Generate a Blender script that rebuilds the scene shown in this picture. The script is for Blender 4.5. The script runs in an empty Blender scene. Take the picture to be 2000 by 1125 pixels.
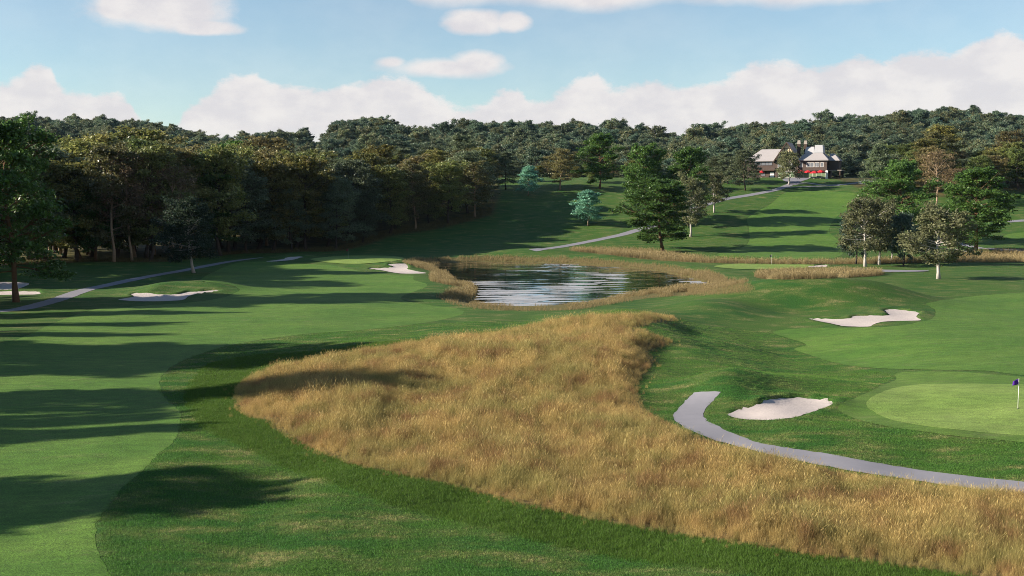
import bpy, math, random
import numpy as np
from mathutils import Vector
from mathutils.geometry import delaunay_2d_cdt

rng = np.random.default_rng(7)
random.seed(7)
SC = bpy.context.scene
COL = SC.collection
PI = math.pi
R = math.radians

# ------------------------------------------------------------------ camera
CAMZ, FPX, HOR = 15.5, 2200.0, 380.0
PITCH = math.atan((562.5 - HOR) / FPX)
cd = bpy.data.cameras.new("camera")
cam = bpy.data.objects.new("camera", cd)
COL.objects.link(cam)
cam.location = (0, 0, CAMZ)
cam.rotation_euler = (PI / 2 - PITCH, 0, 0)
cd.sensor_width = 36
cd.lens = FPX / 2000 * 36
cd.clip_start = 0.5
cd.clip_end = 6000
SC.camera = cam

SUN_EL, SUN_AZ = R(21.5), R(-96.5)      # azimuth clockwise from +Y
EXPOSURE = 1.35
SKY_STRENGTH = 0.057

# ------------------------------------------------------------------ small maths
def sstep(a, b, x):
    t = np.clip((x - a) / (b - a), 0, 1)
    return t * t * (3 - 2 * t)

def catmull(pts, n=5, closed=True):
    P = np.array(pts, float)
    N = len(P)
    out = []
    rngi = range(N) if closed else range(N - 1)
    for i in rngi:
        if closed:
            p0, p1, p2, p3 = P[(i - 1) % N], P[i], P[(i + 1) % N], P[(i + 2) % N]
        else:
            p0, p1, p2, p3 = P[max(i - 1, 0)], P[i], P[i + 1], P[min(i + 2, N - 1)]
        for k in range(n):
            t = k / n
            out.append(0.5 * ((2 * p1) + (-p0 + p2) * t + (2 * p0 - 5 * p1 + 4 * p2 - p3) * t * t
                              + (-p0 + 3 * p1 - 3 * p2 + p3) * t ** 3))
    if not closed:
        out.append(P[-1])
    return np.array(out)

def sdist(poly, X, Y, margin=14.0):
    """signed distance to a closed polygon, negative inside; far points get 1e3"""
    X = np.asarray(X, float); Y = np.asarray(Y, float)
    D = np.full(X.shape, 1e3)
    m = ((X > poly[:, 0].min() - margin) & (X < poly[:, 0].max() + margin) &
         (Y > poly[:, 1].min() - margin) & (Y < poly[:, 1].max() + margin))
    if not m.any():
        return D
    x, y = X[m], Y[m]
    d2 = np.full(x.shape, 1e12)
    ins = np.zeros(x.shape, bool)
    A, B = poly, np.roll(poly, -1, 0)
    for a, b in zip(A, B):
        e = b - a
        L = e @ e + 1e-12
        t = np.clip(((x - a[0]) * e[0] + (y - a[1]) * e[1]) / L, 0, 1)
        dx, dy = x - a[0] - t * e[0], y - a[1] - t * e[1]
        d2 = np.minimum(d2, dx * dx + dy * dy)
        c = (a[1] > y) != (b[1] > y)
        with np.errstate(divide='ignore', invalid='ignore'):
            xi = (b[0] - a[0]) * (y - a[1]) / (b[1] - a[1] + 1e-15) + a[0]
        ins ^= c & (x < xi)
    d = np.sqrt(d2)
    D[m] = np.where(ins, -d, d)
    return D

_w = np.random.default_rng(3)
WAVES = [(_w.normal(size=2), _w.uniform(0, 6.28)) for _ in range(14)]
def wnoise(X, Y, scale):
    s = 0
    for (k, p) in WAVES:
        s = s + np.sin((X * k[0] + Y * k[1]) / scale + p)
    return s / len(WAVES) * 1.9

# ------------------------------------------------------------------ terrain
RIDGE = [(-900, 236), (-300, 238), (0, 240), (120, 242), (250, 243), (330, 255), (430, 275), (455, 290), (480, 272), (600, 274),
         (630, 290), (655, 252), (690, 244), (765, 244), (790, 262), (850, 262), (900, 256), (1000, 251), (1100, 254), (1200, 260),
         (1300, 268), (1340, 270), (1420, 262), (1500, 252), (1600, 247), (1700, 238), (1780, 230), (1830, 223), (1900, 230),
         (2000, 240), (2300, 236), (2900, 240)]
RX = np.array([a for a, b in RIDGE], float)
RV = np.array([b for a, b in RIDGE], float)

def bump(X, Y, x0, y0, a, sx, sy, rot=0.0):
    c, s = math.cos(rot), math.sin(rot)
    u, v = (X - x0) * c + (Y - y0) * s, -(X - x0) * s + (Y - y0) * c
    return a * np.exp(-(u / sx) ** 2 - (v / sy) ** 2)

def PXD(px, D):
    return (px - 1000) / FPX * D

BUMPS = [
    # fescue ridge
    (2, 100, 1.5, 13, 24, -0.12), (13, 125, 2.1, 8, 20, -0.1), (-16, 104, 0.7, 10, 14, 0),
    # hollow to the right of the ridge
    (29, 120, -1.5, 10, 26, 0),
    # mound behind the right-hand bunker and its neighbours
    (PXD(1640, 158), 161, 2.9, 10, 6.5, 0.05), (PXD(1560, 150), 150, -.5, 6, 5, 0), (PXD(1740, 160), 166, 1.5, 8, 6, 0), (PXD(1480, 160), 164, 2.2, 8, 8, 0),
    (PXD(1400, 146), 149, 1.5, 6.5, 8, 0), (PXD(1440, 118), 119, .6, 4, 9, 0),
    # mound behind the left bunker
    (PXD(320, 178), 183, 1.3, 7, 5, 0), (PXD(300, 178), 178, 0.5, 2.2, 4, 0), (PXD(410, 180), 185, 0.8, 5, 5, 0),
    # bunker by the pond, small back bunker, far left
    (PXD(760, 236), 243, 0.9, 7, 5, 0), (PXD(560, 268), 274, 0.9, 6, 4, 0), (PXD(10, 205), 210, 1.0, 9, 6, 0),
    # left green, pond berm, right far green mounds
    (PXD(690, 262), 264, 0.7, 16, 12, 0), (PXD(1040, 288), 289, 1.6, 16, 7, 0), (PXD(1180, 272), 275, 0.9, 12, 6, 0),
    (PXD(1430, 262), 263, 1.3, 5, 4, 0), (PXD(1500, 258), 264, 0.8, 6, 4, 0), (PXD(1400, 255), 262, 0.6, 4, 4, 0),
    (PXD(1960, 288), 289, 1.9, 16, 8, 0),
    # near green platform and the bank behind its bunker
    (PXD(1900, 84), 85, 0.5, 14, 10, 0), (PXD(1470, 83), 87.5, 1.2, 5, 3.0, 0.5), (PXD(1425, 83), 83.5, .7, 2.2, 3.2, 0.2), (PXD(1600, 92), 93, 0.5, 6, 5, 0),
    (PXD(1750, 72), 72, 0.4, 8, 5, 0),
    (PXD(440, 75), 78, 0.45, 9, 12, 0), (PXD(560, 55), 54, 0.35, 9, 7, 0),
]

def h_base(X, Y):
    X = np.asarray(X, float); Y = np.asarray(Y, float)
    Ys = np.maximum(Y, 30)
    px = X / Ys * FPX + 1000
    z = 0.16 * np.sin(X / 11 + 1.3) * np.sin(Y / 15 + .5) + 0.10 * np.sin(X / 5.3 + Y / 8.3) * np.sin(Y / 6.1 - X / 19)
    z = z * sstep(20, 60, Y)
    for b in BUMPS:
        z = z + bump(X, Y, *b)
    fw = np.exp(-((X - 4) / 26) ** 4 - ((Y - 92) / 50) ** 4)
    z = z + fw * (.24 * wnoise(X, Y * .9, 2.6) + .38 * wnoise(X + 40, Y, 5.0))
    # hill to the clubhouse
    lw = 0.30 + 0.70 * sstep(200, 760, px)
    t = np.clip((Y - 297) / (470 - 297), 0, 1)
    hill = 22.7 * (t * t * (3 - 2 * t))
    hill = hill + 0.7 * np.sin(X / 23 + 0.7) * np.sin(Y / 29) * sstep(310, 350, Y) * (1 - sstep(430, 470, Y))
    z = z + hill * lw
    # valley and wooded far hills
    z = z - 7.0 * np.exp(-((Y - 555) / 45) ** 2) * lw
    zr = CAMZ + (HOR - (np.interp(px, RX, RV) + 33)) * 900 / FPX
    z = z + (zr - 22.7 * lw) * sstep(540, 900, Y)
    z = z - sstep(930, 1700, Y) * (zr + 5)
    return z

def cam_dirs(px, py):
    x = (np.asarray(px, float) - 1000) / FPX
    y = -(np.asarray(py, float) - 562.5) / FPX
    cp, sp = math.cos(PITCH), math.sin(PITCH)
    return np.stack([x, cp + y * sp, -sp + y * cp], -1)

def unproject(px, py, hf=None, dmax=1400):
    hf = hf or h_base
    d = cam_dirs(np.atleast_1d(px), np.atleast_1d(py))
    d = d / d[:, 1:2]
    n = len(d)
    lo = np.full(n, 20.0); hi = np.full(n, np.nan)
    Yv = 20 * (dmax / 20) ** np.linspace(0, 1, 700)
    done = np.zeros(n, bool)
    prev = np.full(n, 20.0)
    for y in Yv:
        z = CAMZ + d[:, 2] * y
        below = (z < hf(d[:, 0] * y, np.full(n, y))) & ~done
        lo[below] = prev[below]; hi[below] = y
        done |= below
        prev[:] = y
    hi = np.where(np.isnan(hi), dmax, hi); lo = np.where(done, lo, dmax - 1)
    for _ in range(22):
        mid = (lo + hi) / 2
        b = CAMZ + d[:, 2] * mid < hf(d[:, 0] * mid, mid)
        hi = np.where(b, mid, hi); lo = np.where(b, lo, mid)
    Y = (lo + hi) / 2
    return np.stack([d[:, 0] * Y, Y], -1)

def poly_w(pts, n=5, hf=None, smooth=True):
    P = catmull(pts, n) if smooth else np.array(pts, float)
    return unproject(P[:, 0], P[:, 1], hf)

# pond -------------------------------------------------------------
WATER_Z = -0.9
POND_PX = [(852, 519), (872, 514), (905, 512), (950, 511), (1049, 512.5), (1131, 516), (1192, 520.5), (1233, 523.5), (1287, 530), (1336, 540),
           (1375, 551), (1404, 560), (1385, 565), (1340, 569), (1280, 574), (1213, 581), (1165, 589), (1123, 596), (1049, 601),
           (987, 600.5), (940, 595), (926, 585), (934, 572), (925, 560), (893, 549), (872, 536), (858, 527)]
_pp = catmull(POND_PX, 4)
_d = cam_dirs(_pp[:, 0], _pp[:, 1])
_t = (WATER_Z - CAMZ) / _d[:, 2]
POND = np.stack([_d[:, 0] * _t, _d[:, 1] * _t], -1)

def h_pond(X, Y):
    z = h_base(X, Y)
    d = sdist(POND, X, Y, 16)
    near = d < 15
    shore = np.where(d > 0, WATER_Z + 0.16 * d, WATER_Z - 0.3 * np.minimum(-d, 5))
    return np.where(near, shore + (z - shore) * sstep(0.5, 12, d), z)

# bunkers ----------------------------------------------------------
BUNKERS_PX = {
    'near': [(1422, 811), (1448, 800), (1479, 792), (1507, 782), (1555, 778), (1590, 780), (1616, 784), (1626, 789), (1614, 796), (1586, 806), (1551, 816), (1507, 821), (1456, 820)],
    'mid': [(1580, 624), (1604, 623.5), (1655, 623), (1672, 618), (1700, 617), (1735, 616), (1727, 607), (1748, 605), (1793, 611), (1790, 619), (1798, 626), (1754, 627.5),
            (1724, 629), (1706, 634), (1695, 638.5), (1649, 637.5), (1622, 632)],
    'left': [(232, 586), (261, 580), (257, 575), (287, 572.5), (315, 576), (346, 575), (367, 571), (388, 570), (416, 567.5), (427, 569), (398, 574), (371, 578), (360, 585),
             (343, 587.5), (280, 589)],
    'pond': [(721, 525), (758, 523.5), (768, 521), (759, 517), (791, 515.5), (797, 523), (795, 526), (813, 530), (832, 534), (782, 534.5), (746, 528.5)],
    'back': [(522, 510.5), (555, 506.5), (556, 504), (585, 501.5), (592, 503), (566, 508.5), (527, 511.5)],
    'farl': [(-60, 553), (24, 552), (52, 553), (57, 556), (40, 563), (20, 567), (-60, 570)],
    'farl2': [(-50, 571), (38, 570), (70, 570), (80, 573), (70, 575.5), (35, 576), (-50, 577)],
    'tiny': [(1580, 520.5), (1610, 518), (1616, 519.5), (1610, 522), (1584, 522.3)],
}
BUNK = {k: poly_w(v, 5, h_pond) for k, v in BUNKERS_PX.items()}

def h_full(X, Y):
    z = h_pond(X, Y)
    X = np.asarray(X, float); Y = np.asarray(Y, float)
    for k, P in BUNK.items():
        d = sdist(P, X, Y, 4)
        cy = P[:, 1].mean(); hy = max(np.ptp(P[:, 1]) / 2, 1)
        back = sstep(-0.5, 0.5, (Y - cy) / hy)
        amp = 0.12 + 0.38 * back
        n = 0.75 + 0.35 * np.sin(X * 2.1 + Y) * np.sin(X * 0.9 - Y * 1.7)
        lip = amp * n * sstep(-0.05, 0.35, d) * np.exp(-np.maximum(d, 0) / 1.3)
        z = np.where(d < 6, z + lip, z)
        z = np.where(d < 0, z - 0.10 * sstep(0, 1.0, -d), z)
    return z

# ------------------------------------------------------------------ node helpers
def mat_new(name):
    m = bpy.data.materials.new(name)
    m.use_nodes = True
    nt = m.node_tree
    nt.nodes.clear()
    out = nt.nodes.new('ShaderNodeOutputMaterial')
    return m, nt, out

def N(nt, t, **kw):
    n = nt.nodes.new(t)
    for k, v in kw.items():
        setattr(n, k, v)
    return n

def setin(nt, sock, v):
    if v is None:
        return
    if isinstance(v, bpy.types.NodeSocket):
        nt.links.new(v, sock)
    else:
        sock.default_value = v

def MA(nt, op, a, b=None, c=None, clamp=False):
    n = N(nt, 'ShaderNodeMath', operation=op)
    n.use_clamp = clamp
    for i, v in enumerate((a, b, c)):
        setin(nt, n.inputs[i], v)
    return n.outputs[0]

def MIX(nt, f, a, b, mode='MIX'):
    n = N(nt, 'ShaderNodeMix', data_type='RGBA', blend_type=mode)
    setin(nt, n.inputs['Factor'], f)
    for k, v in (('A', a), ('B', b)):
        s = [i for i in n.inputs if i.name == k and i.type == 'RGBA'][0]
        if not isinstance(v, bpy.types.NodeSocket) and len(v) == 3:
            v = (*v, 1)
        setin(nt, s, v)
    return [o for o in n.outputs if o.type == 'RGBA'][0]

def SMOOTH(nt, v, a, b, to0=0.0, to1=1.0):
    n = N(nt, 'ShaderNodeMapRange', interpolation_type='SMOOTHSTEP')
    setin(nt, n.inputs[0], v); setin(nt, n.inputs[1], a); setin(nt, n.inputs[2], b); setin(nt, n.inputs[3], to0); setin(nt, n.inputs[4], to1)
    return n.outputs[0]

def NOISE(nt, vec, scale, detail=3, rough=0.55, dim='3D', dist=0.0):
    n = N(nt, 'ShaderNodeTexNoise', noise_dimensions=dim)
    setin(nt, n.inputs['Vector'], vec)
    n.inputs['Scale'].default_value = scale
    n.inputs['Detail'].default_value = detail
    n.inputs['Roughness'].default_value = rough
    n.inputs['Distortion'].default_value = dist
    return n.outputs[0]

def VSCALE(nt, vec, s):
    n = N(nt, 'ShaderNodeVectorMath', operation='MULTIPLY')
    setin(nt, n.inputs[0], vec); n.inputs[1].default_value = s
    return n.outputs[0]

def POS(nt):
    return N(nt, 'ShaderNodeNewGeometry').outputs['Position']

def ATTR(nt, name, typ='GEOMETRY'):
    n = N(nt, 'ShaderNodeAttribute', attribute_type=typ, attribute_name=name)
    return n.outputs['Fac']

def BUMPN(nt, h, strength, dist):
    n = N(nt, 'ShaderNodeBump')
    n.inputs['Strength'].default_value = strength
    n.inputs['Distance'].default_value = dist
    setin(nt, n.inputs['Height'], h)
    return n.outputs[0]

def PRINC(nt, out, col, rough=0.8, spec=0.3, normal=None, **kw):
    p = N(nt, 'ShaderNodeBsdfPrincipled')
    if not isinstance(col, bpy.types.NodeSocket) and len(col) == 3:
        col = (*col, 1)
    setin(nt, p.inputs['Base Color'], col)
    setin(nt, p.inputs['Roughness'], rough)
    setin(nt, p.inputs['Specular IOR Level'], spec)
    if normal is not None:
        nt.links.new(normal, p.inputs['Normal'])
    for k, v in kw.items():
        setin(nt, p.inputs[k], v)
    if out is not None:
        nt.links.new(p.outputs[0], out.inputs['Surface'])
    return p.outputs[0]

def simple(name, col, rough=0.7, spec=0.3, var=0.15, scale=1.5, bump=0.0):
    m, nt, out = mat_new(name)
    p = POS(nt)
    n = NOISE(nt, p, scale, 5)
    c = MIX(nt, n, tuple(x * (1 - var) for x in col), tuple(min(1, x * (1 + var)) for x in col))
    nb = BUMPN(nt, NOISE(nt, p, scale * 12, 3), bump, 0.03) if bump else None
    PRINC(nt, out, c, rough, spec, nb)
    return m

# ------------------------------------------------------------------ grass colours (world-position noise so blades and ground agree)
def rough_color(nt):
    p = VSCALE(nt, POS(nt), (1, 1, 0))
    big = NOISE(nt, p, 0.09, 3, .5)
    mid = NOISE(nt, VSCALE(nt, p, (0.40, .95, 0)), 0.55, 5, .62)
    fin = NOISE(nt, p, 9, 4, .7)
    a = MIX(nt, SMOOTH(nt, big, .35, .65), (.025, .078, .013), (.043, .095, .014))
    a = MIX(nt, SMOOTH(nt, mid, .42, .58), a, (.057, .096, .021))
    straw = SMOOTH(nt, MA(nt, 'ADD', mid, MA(nt, 'MULTIPLY', MA(nt, 'SUBTRACT', NOISE(nt, p, 2.6, 4, .7), .5), .55)), .55, .73)
    a = MIX(nt, MA(nt, 'MULTIPLY', straw, .68), a, (.185, .168, .070))
    k = SMOOTH(nt, fin, .28, .72, .50, 1.55)
    return MIX(nt, 1.0, a, N_rgb(nt, k), 'MULTIPLY')

def N_rgb(nt, v):
    c = N(nt, 'ShaderNodeCombineColor')
    for i in range(3):
        setin(nt, c.inputs[i], v)
    return c.outputs[0]

def fescue_color(nt):
    p = VSCALE(nt, POS(nt), (1, 1, 0))
    a = MIX(nt, SMOOTH(nt, NOISE(nt, p, .16, 4, .6), .38, .62), (.440, .315, .120), (.300, .255, .088))
    a = MIX(nt, SMOOTH(nt, NOISE(nt, p, .33, 4, .65), .48, .64), a, (.245, .145, .062))
    a = MIX(nt, SMOOTH(nt, NOISE(nt, VSCALE(nt, p, (1, 1, 1)), .9, 3, .6), .50, .72), a, (.150, .142, .042))
    return a

# ground material ---------------------------------------------------
def ground_mat():
    m, nt, out = mat_new('rough turf')
    p = POS(nt)
    c = rough_color(nt)
    c = MIX(nt, ATTR(nt, 'longr'), c, (.050, .085, .014))
    c = MIX(nt, ATTR(nt, 'fesc'), c, (.13, .10, .04))
    fl = MIX(nt, SMOOTH(nt, NOISE(nt, p, .35, 4), .4, .6), (.10, .085, .03), (.05, .055, .02))
    c = MIX(nt, ATTR(nt, 'floor'), c, fl)
    nb = BUMPN(nt, NOISE(nt, p, 7, 5, .75), 0.9, 0.10)
    PRINC(nt, out, c, .85, .15, nb)
    return m

def turf_mat(name, a, b, grain=.35, bumpd=.03):
    m, nt, out = mat_new(name)
    p = POS(nt)
    q = VSCALE(nt, p, (.5, 1, 1))
    c = MIX(nt, SMOOTH(nt, NOISE(nt, q, .16, 4, .6), .35, .65), a, b)
    c = MIX(nt, MA(nt, 'MULTIPLY', SMOOTH(nt, NOISE(nt, q, .7, 6, .68), .53, .74), .42), c, (.150, .165, .065))
    k = SMOOTH(nt, NOISE(nt, p, 11, 4, .75), .25, .75, 1 - grain, 1 + grain)
    k = MA(nt, 'MULTIPLY', k, SMOOTH(nt, NOISE(nt, q, 1.3, 5, .7), .30, .70, .80, 1.18))
    c = MIX(nt, 1.0, c, N_rgb(nt, k), 'MULTIPLY')
    nb = BUMPN(nt, NOISE(nt, p, 9, 5, .75), .8, bumpd)
    PRINC(nt, out, c, .8, .2, nb)
    return m

M_GROUND = ground_mat()
M_FAIR = turf_mat('fairway turf', (.054, .124, .015), (.078, .148, .021), .52, .045)
M_FRINGE = turf_mat('fringe turf', (.064, .130, .017), (.086, .150, .023), .50, .03)
M_GREEN = turf_mat('green turf', (.128, .205, .038), (.170, .245, .054), .55, .025)

def sand_mat():
    m, nt, out = mat_new('bunker sand')
    p = POS(nt)
    c = MIX(nt, NOISE(nt, p, 1.2, 5, .6), (.39, .345, .325), (.51, .45, .425))
    nb = BUMPN(nt, NOISE(nt, VSCALE(nt, p, (1, 2, 1)), 5, 5, .7), .7, .09)
    PRINC(nt, out, c, .95, .05, nb)
    return m
M_SAND = sand_mat()

def path_mat():
    m, nt, out = mat_new('concrete path')
    p = POS(nt)
    c = MIX(nt, NOISE(nt, p, .7, 6, .65), (.165, .165, .19), (.235, .23, .255))
    c = MIX(nt, MA(nt, 'MULTIPLY', SMOOTH(nt, NOISE(nt, p, 3.5, 4, .7), .6, .75), .4), c, (.15, .15, .165))
    nb = BUMPN(nt, NOISE(nt, p, 25, 4, .7), .25, .01)
    PRINC(nt, out, c, .85, .2, nb)
    return m
M_PATH = path_mat()

def water_mat():
    m, nt, out = mat_new('pond water')
    p = POS(nt)
    n1 = NOISE(nt, VSCALE(nt, p, (.035, .13, 0)), 1.0, 3, .5, dist=.6)
    n2 = NOISE(nt, VSCALE(nt, p, (.14, .42, 0)), 1.0, 3, .6)
    patch = SMOOTH(nt, NOISE(nt, VSCALE(nt, p, (.03, .05, 0)), 1.0, 2), .35, .65, .6, 1.2)
    h = MA(nt, 'MULTIPLY', MA(nt, 'ADD', MA(nt, 'MULTIPLY', n1, 1.0), MA(nt, 'MULTIPLY', n2, .30)), patch)
    nb = BUMPN(nt, h, 1.0, .06)
    PRINC(nt, out, (.008, .014, .018), .03, .8, nb, **{'IOR': 1.5, 'Coat Weight': 1.0, 'Coat IOR': 1.65, 'Coat Roughness': .03})
    return m
M_WATER = water_mat()

def blade_mat(name, colfn, transl=.35, attr=True, gain=1.0):
    m, nt, out = mat_new(name)
    c = colfn(nt) if callable(colfn) else None
    if c is None:
        c = MIX(nt, NOISE(nt, VSCALE(nt, POS(nt), (1, 1, 0)), .6, 4), colfn[0], colfn[1])
    k = SMOOTH(nt, ATTR(nt, 'lv'), 0, 1, .62 * gain, 1.42 * gain)
    c = MIX(nt, 1.0, c, N_rgb(nt, k), 'MULTIPLY')
    a = PRINC(nt, None, c, .6, .25)
    t = N(nt, 'ShaderNodeBsdfTranslucent')
    nt.links.new(c, t.inputs[0])
    mx = N(nt, 'ShaderNodeMixShader')
    mx.inputs[0].default_value = transl
    nt.links.new(a, mx.inputs[1]); nt.links.new(t.outputs[0], mx.inputs[2])
    nt.links.new(mx.outputs[0], out.inputs['Surface'])
    return m
M_FESCUE = blade_mat('dry fescue blades', fescue_color)
M_REED = blade_mat('dry reed blades', ((.31, .225, .115), (.15, .135, .055)))
M_LONGR = blade_mat('long rough blades', ((.085, .158, .020), (.062, .130, .018)))
M_ROUGHB = blade_mat('short rough blades', rough_color, .35, gain=1.9)
M_WOODG = blade_mat('woodland grass blades', ((.16, .12, .05), (.07, .08, .025)))

def leaf_mat(name, a, b, c=None, transl=.38, gloss=.35, rough=.42, mixc=.8):
    m, nt, out = mat_new(name)
    col = MIX(nt, ATTR(nt, 'lv'), a, b)
    orr = N(nt, 'ShaderNodeObjectInfo').outputs['Random']
    if c is not None:
        col = MIX(nt, MA(nt, 'MULTIPLY', orr, mixc), col, c)
    k = SMOOTH(nt, ATTR(nt, 'lw'), 0, 1, .65, 1.35)
    k = MA(nt, 'MULTIPLY', k, SMOOTH(nt, MA(nt, 'FRACT', MA(nt, 'MULTIPLY', orr, 7.31)), 0, 1, .78, 1.30))
    col = MIX(nt, 1.0, col, N_rgb(nt, k), 'MULTIPLY')
    p = PRINC(nt, None, col, rough, gloss)
    t = N(nt, 'ShaderNodeBsdfTranslucent')
    nt.links.new(col, t.inputs[0])
    mx = N(nt, 'ShaderNodeMixShader')
    mx.inputs[0].default_value = transl
    nt.links.new(p, mx.inputs[1]); nt.links.new(t.outputs[0], mx.inputs[2])
    nt.links.new(mx.outputs[0], out.inputs['Surface'])
    return m

ML_GREEN = leaf_mat('bright green leaves', (.058, .122, .024), (.100, .182, .040), (.060, .112, .030))
ML_OLIVE = leaf_mat('olive forest leaves', (.140, .148, .036), (.240, .205, .068), (.095, .145, .045))
ML_BROWN = leaf_mat('brown olive leaves', (.130, .118, .046), (.205, .165, .070), (.110, .118, .045))
ML_GREYG = leaf_mat('grey green leaves', (.100, .140, .075), (.150, .185, .110), (.115, .135, .070))
ML_TEAL = leaf_mat('young teal leaves', (.150, .330, .220), (.220, .420, .300), (.16, .34, .23))
ML_WHITE = leaf_mat('dusty olive leaves', (.100, .112, .050), (.170, .168, .092), (.115, .128, .060), gloss=.18, rough=.55)
ML_SAGE = leaf_mat('sage leaves', (.10, .14, .07), (.13, .17, .09), (.10, .13, .07))
ML_DRY = leaf_mat('dry brown leaves', (.15, .11, .06), (.20, .14, .085), (.16, .12, .06))
ML_FAR = leaf_mat('far wood leaves', (.085, .135, .070), (.200, .180, .085), (.080, .132, .088), mixc=1.0)
MB_BROWN = simple('brown bark', (.13, .080, .048), .9, .1, .4, 2.0, .6)
MB_DARK = simple('dark bark', (.065, .052, .042), .9, .1, .4, 2.0, .6)
MB_WHITE = simple('pale bark', (.38, .35, .32), .8, .2, .25, 3.0, .4)
MB_TAN = simple('tan bark', (.26, .19, .13), .9, .1, .3, 2.0, .5)

# ------------------------------------------------------------------ mesh helpers
def mesh_np(name, V, F, mats=(), matidx=None, smooth=False, attrs=None):
    """V (n,3); F list of arrays (m,k)"""
    me = bpy.data.meshes.new(name)
    V = np.asarray(V, np.float32)
    if not isinstance(F, (list, tuple)):
        F = [F]
    F = [np.asarray(f, np.int32) for f in F if len(f)]
    loops = np.concatenate([f.ravel() for f in F])
    tot = np.concatenate([np.full(len(f), f.shape[1], np.int32) for f in F])
    st = np.concatenate([[0], np.cumsum(tot)[:-1]]).astype(np.int32)
    me.vertices.add(len(V)); me.vertices.foreach_set('co', V.ravel())
    me.loops.add(len(loops)); me.loops.foreach_set('vertex_index', loops)
    me.polygons.add(len(tot)); me.polygons.foreach_set('loop_start', st); me.polygons.foreach_set('loop_total', tot)
    me.polygons.foreach_set('use_smooth', np.full(len(tot), bool(smooth)))
    for m in mats:
        me.materials.append(m)
    if matidx is not None:
        me.polygons.foreach_set('material_index', np.asarray(matidx, np.int32))
    for k, (dom, arr) in (attrs or {}).items():
        a = me.attributes.new(k, 'FLOAT', dom)
        a.data.foreach_set('value', np.asarray(arr, np.float32))
    me.update(calc_edges=True)
    return me

def link(name, me, parent=None, loc=None, kind=None, label=None, cat=None, group=None, col=COL):
    o = bpy.data.objects.new(name, me)
    if col is not None:
        col.objects.link(o)
    if parent is not None:
        o.parent = parent
    if loc is not None:
        o.location = loc
    tag(o, label, cat, group, kind)
    return o

def tag(o, label=None, cat=None, group=None, kind=None):
    if label: o['label'] = label
    if cat: o['category'] = cat
    if group: o['group'] = group
    if kind: o['kind'] = kind

def empty(name, loc, rz=0.0, label=None, cat=None, group=None):
    o = link(name, None, None, loc, None, label, cat, group)
    o.rotation_euler = (0, 0, rz)
    return o

class MB:
    """collects boxes / prisms / tubes into one mesh"""
    def __init__(s): s.v = []; s.f3 = []; s.f4 = []; s.n = 0
    def add(s, V, F):
        b = s.n
        s.v.append(np.asarray(V, float)); s.n += len(V)
        for f in F:
            (s.f3 if len(f) == 3 else s.f4 if len(f) == 4 else s.f4).append([i + b for i in f]) if len(f) <= 4 else s.fan(f, b)
        return s
    def fan(s, f, b):
        for i in range(1, len(f) - 1):
            s.f3.append([f[0] + b, f[i] + b, f[i + 1] + b])
    def box(s, x0, x1, y0, y1, z0, z1):
        V = [(x, y, z) for z in (z0, z1) for y in (y0, y1) for x in (x0, x1)]
        return s.add(V, [(0, 2, 3, 1), (4, 5, 7, 6), (0, 1, 5, 4), (2, 6, 7, 3), (0, 4, 6, 2), (1, 3, 7, 5)])
    def frustum(s, b, t, z0, z1):
        V = [(b[0], b[2], z0), (b[1], b[2], z0), (b[1], b[3], z0), (b[0], b[3], z0), (t[0], t[2], z1), (t[1], t[2], z1), (t[1], t[3], z1), (t[0], t[3], z1)]
        return s.add(V, [(3, 2, 1, 0), (4, 5, 6, 7), (0, 1, 5, 4), (1, 2, 6, 5), (2, 3, 7, 6), (3, 0, 4, 7)])
    def tube(s, P, rad, k=8, cap=True):
        P = np.asarray(P, float); rad = np.broadcast_to(rad, (len(P),))
        V, F = [], []
        for i, p in enumerate(P):
            t = P[min(i + 1, len(P) - 1)] - P[max(i - 1, 0)]
            t /= np.linalg.norm(t) + 1e-9
            a = np.cross(t, (0.3, 1, 0.1)); a /= np.linalg.norm(a) + 1e-9
            b = np.cross(t, a)
            for j in range(k):
                th = 2 * PI * j / k
                V.append(p + rad[i] * (a * math.cos(th) + b * math.sin(th)))
        for i in range(len(P) - 1):
            for j in range(k):
                F.append((i * k + j, i * k + (j + 1) % k, (i + 1) * k + (j + 1) % k, (i + 1) * k + j))
        if cap:
            F.append(tuple(range(k))[::-1]); F.append(tuple((len(P) - 1) * k + j for j in range(k)))
        return s.add(V, F)
    def mesh(s, name, mat, smooth=False):
        F = []
        if s.f4: F.append(np.array(s.f4))
        if s.f3: F.append(np.array(s.f3))
        return mesh_np(name, np.concatenate(s.v), F, [mat], smooth=smooth)
    def obj(s, name, mat, parent=None, smooth=False, **kw):
        return link(name, s.mesh(name, mat, smooth), parent, **kw)

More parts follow.
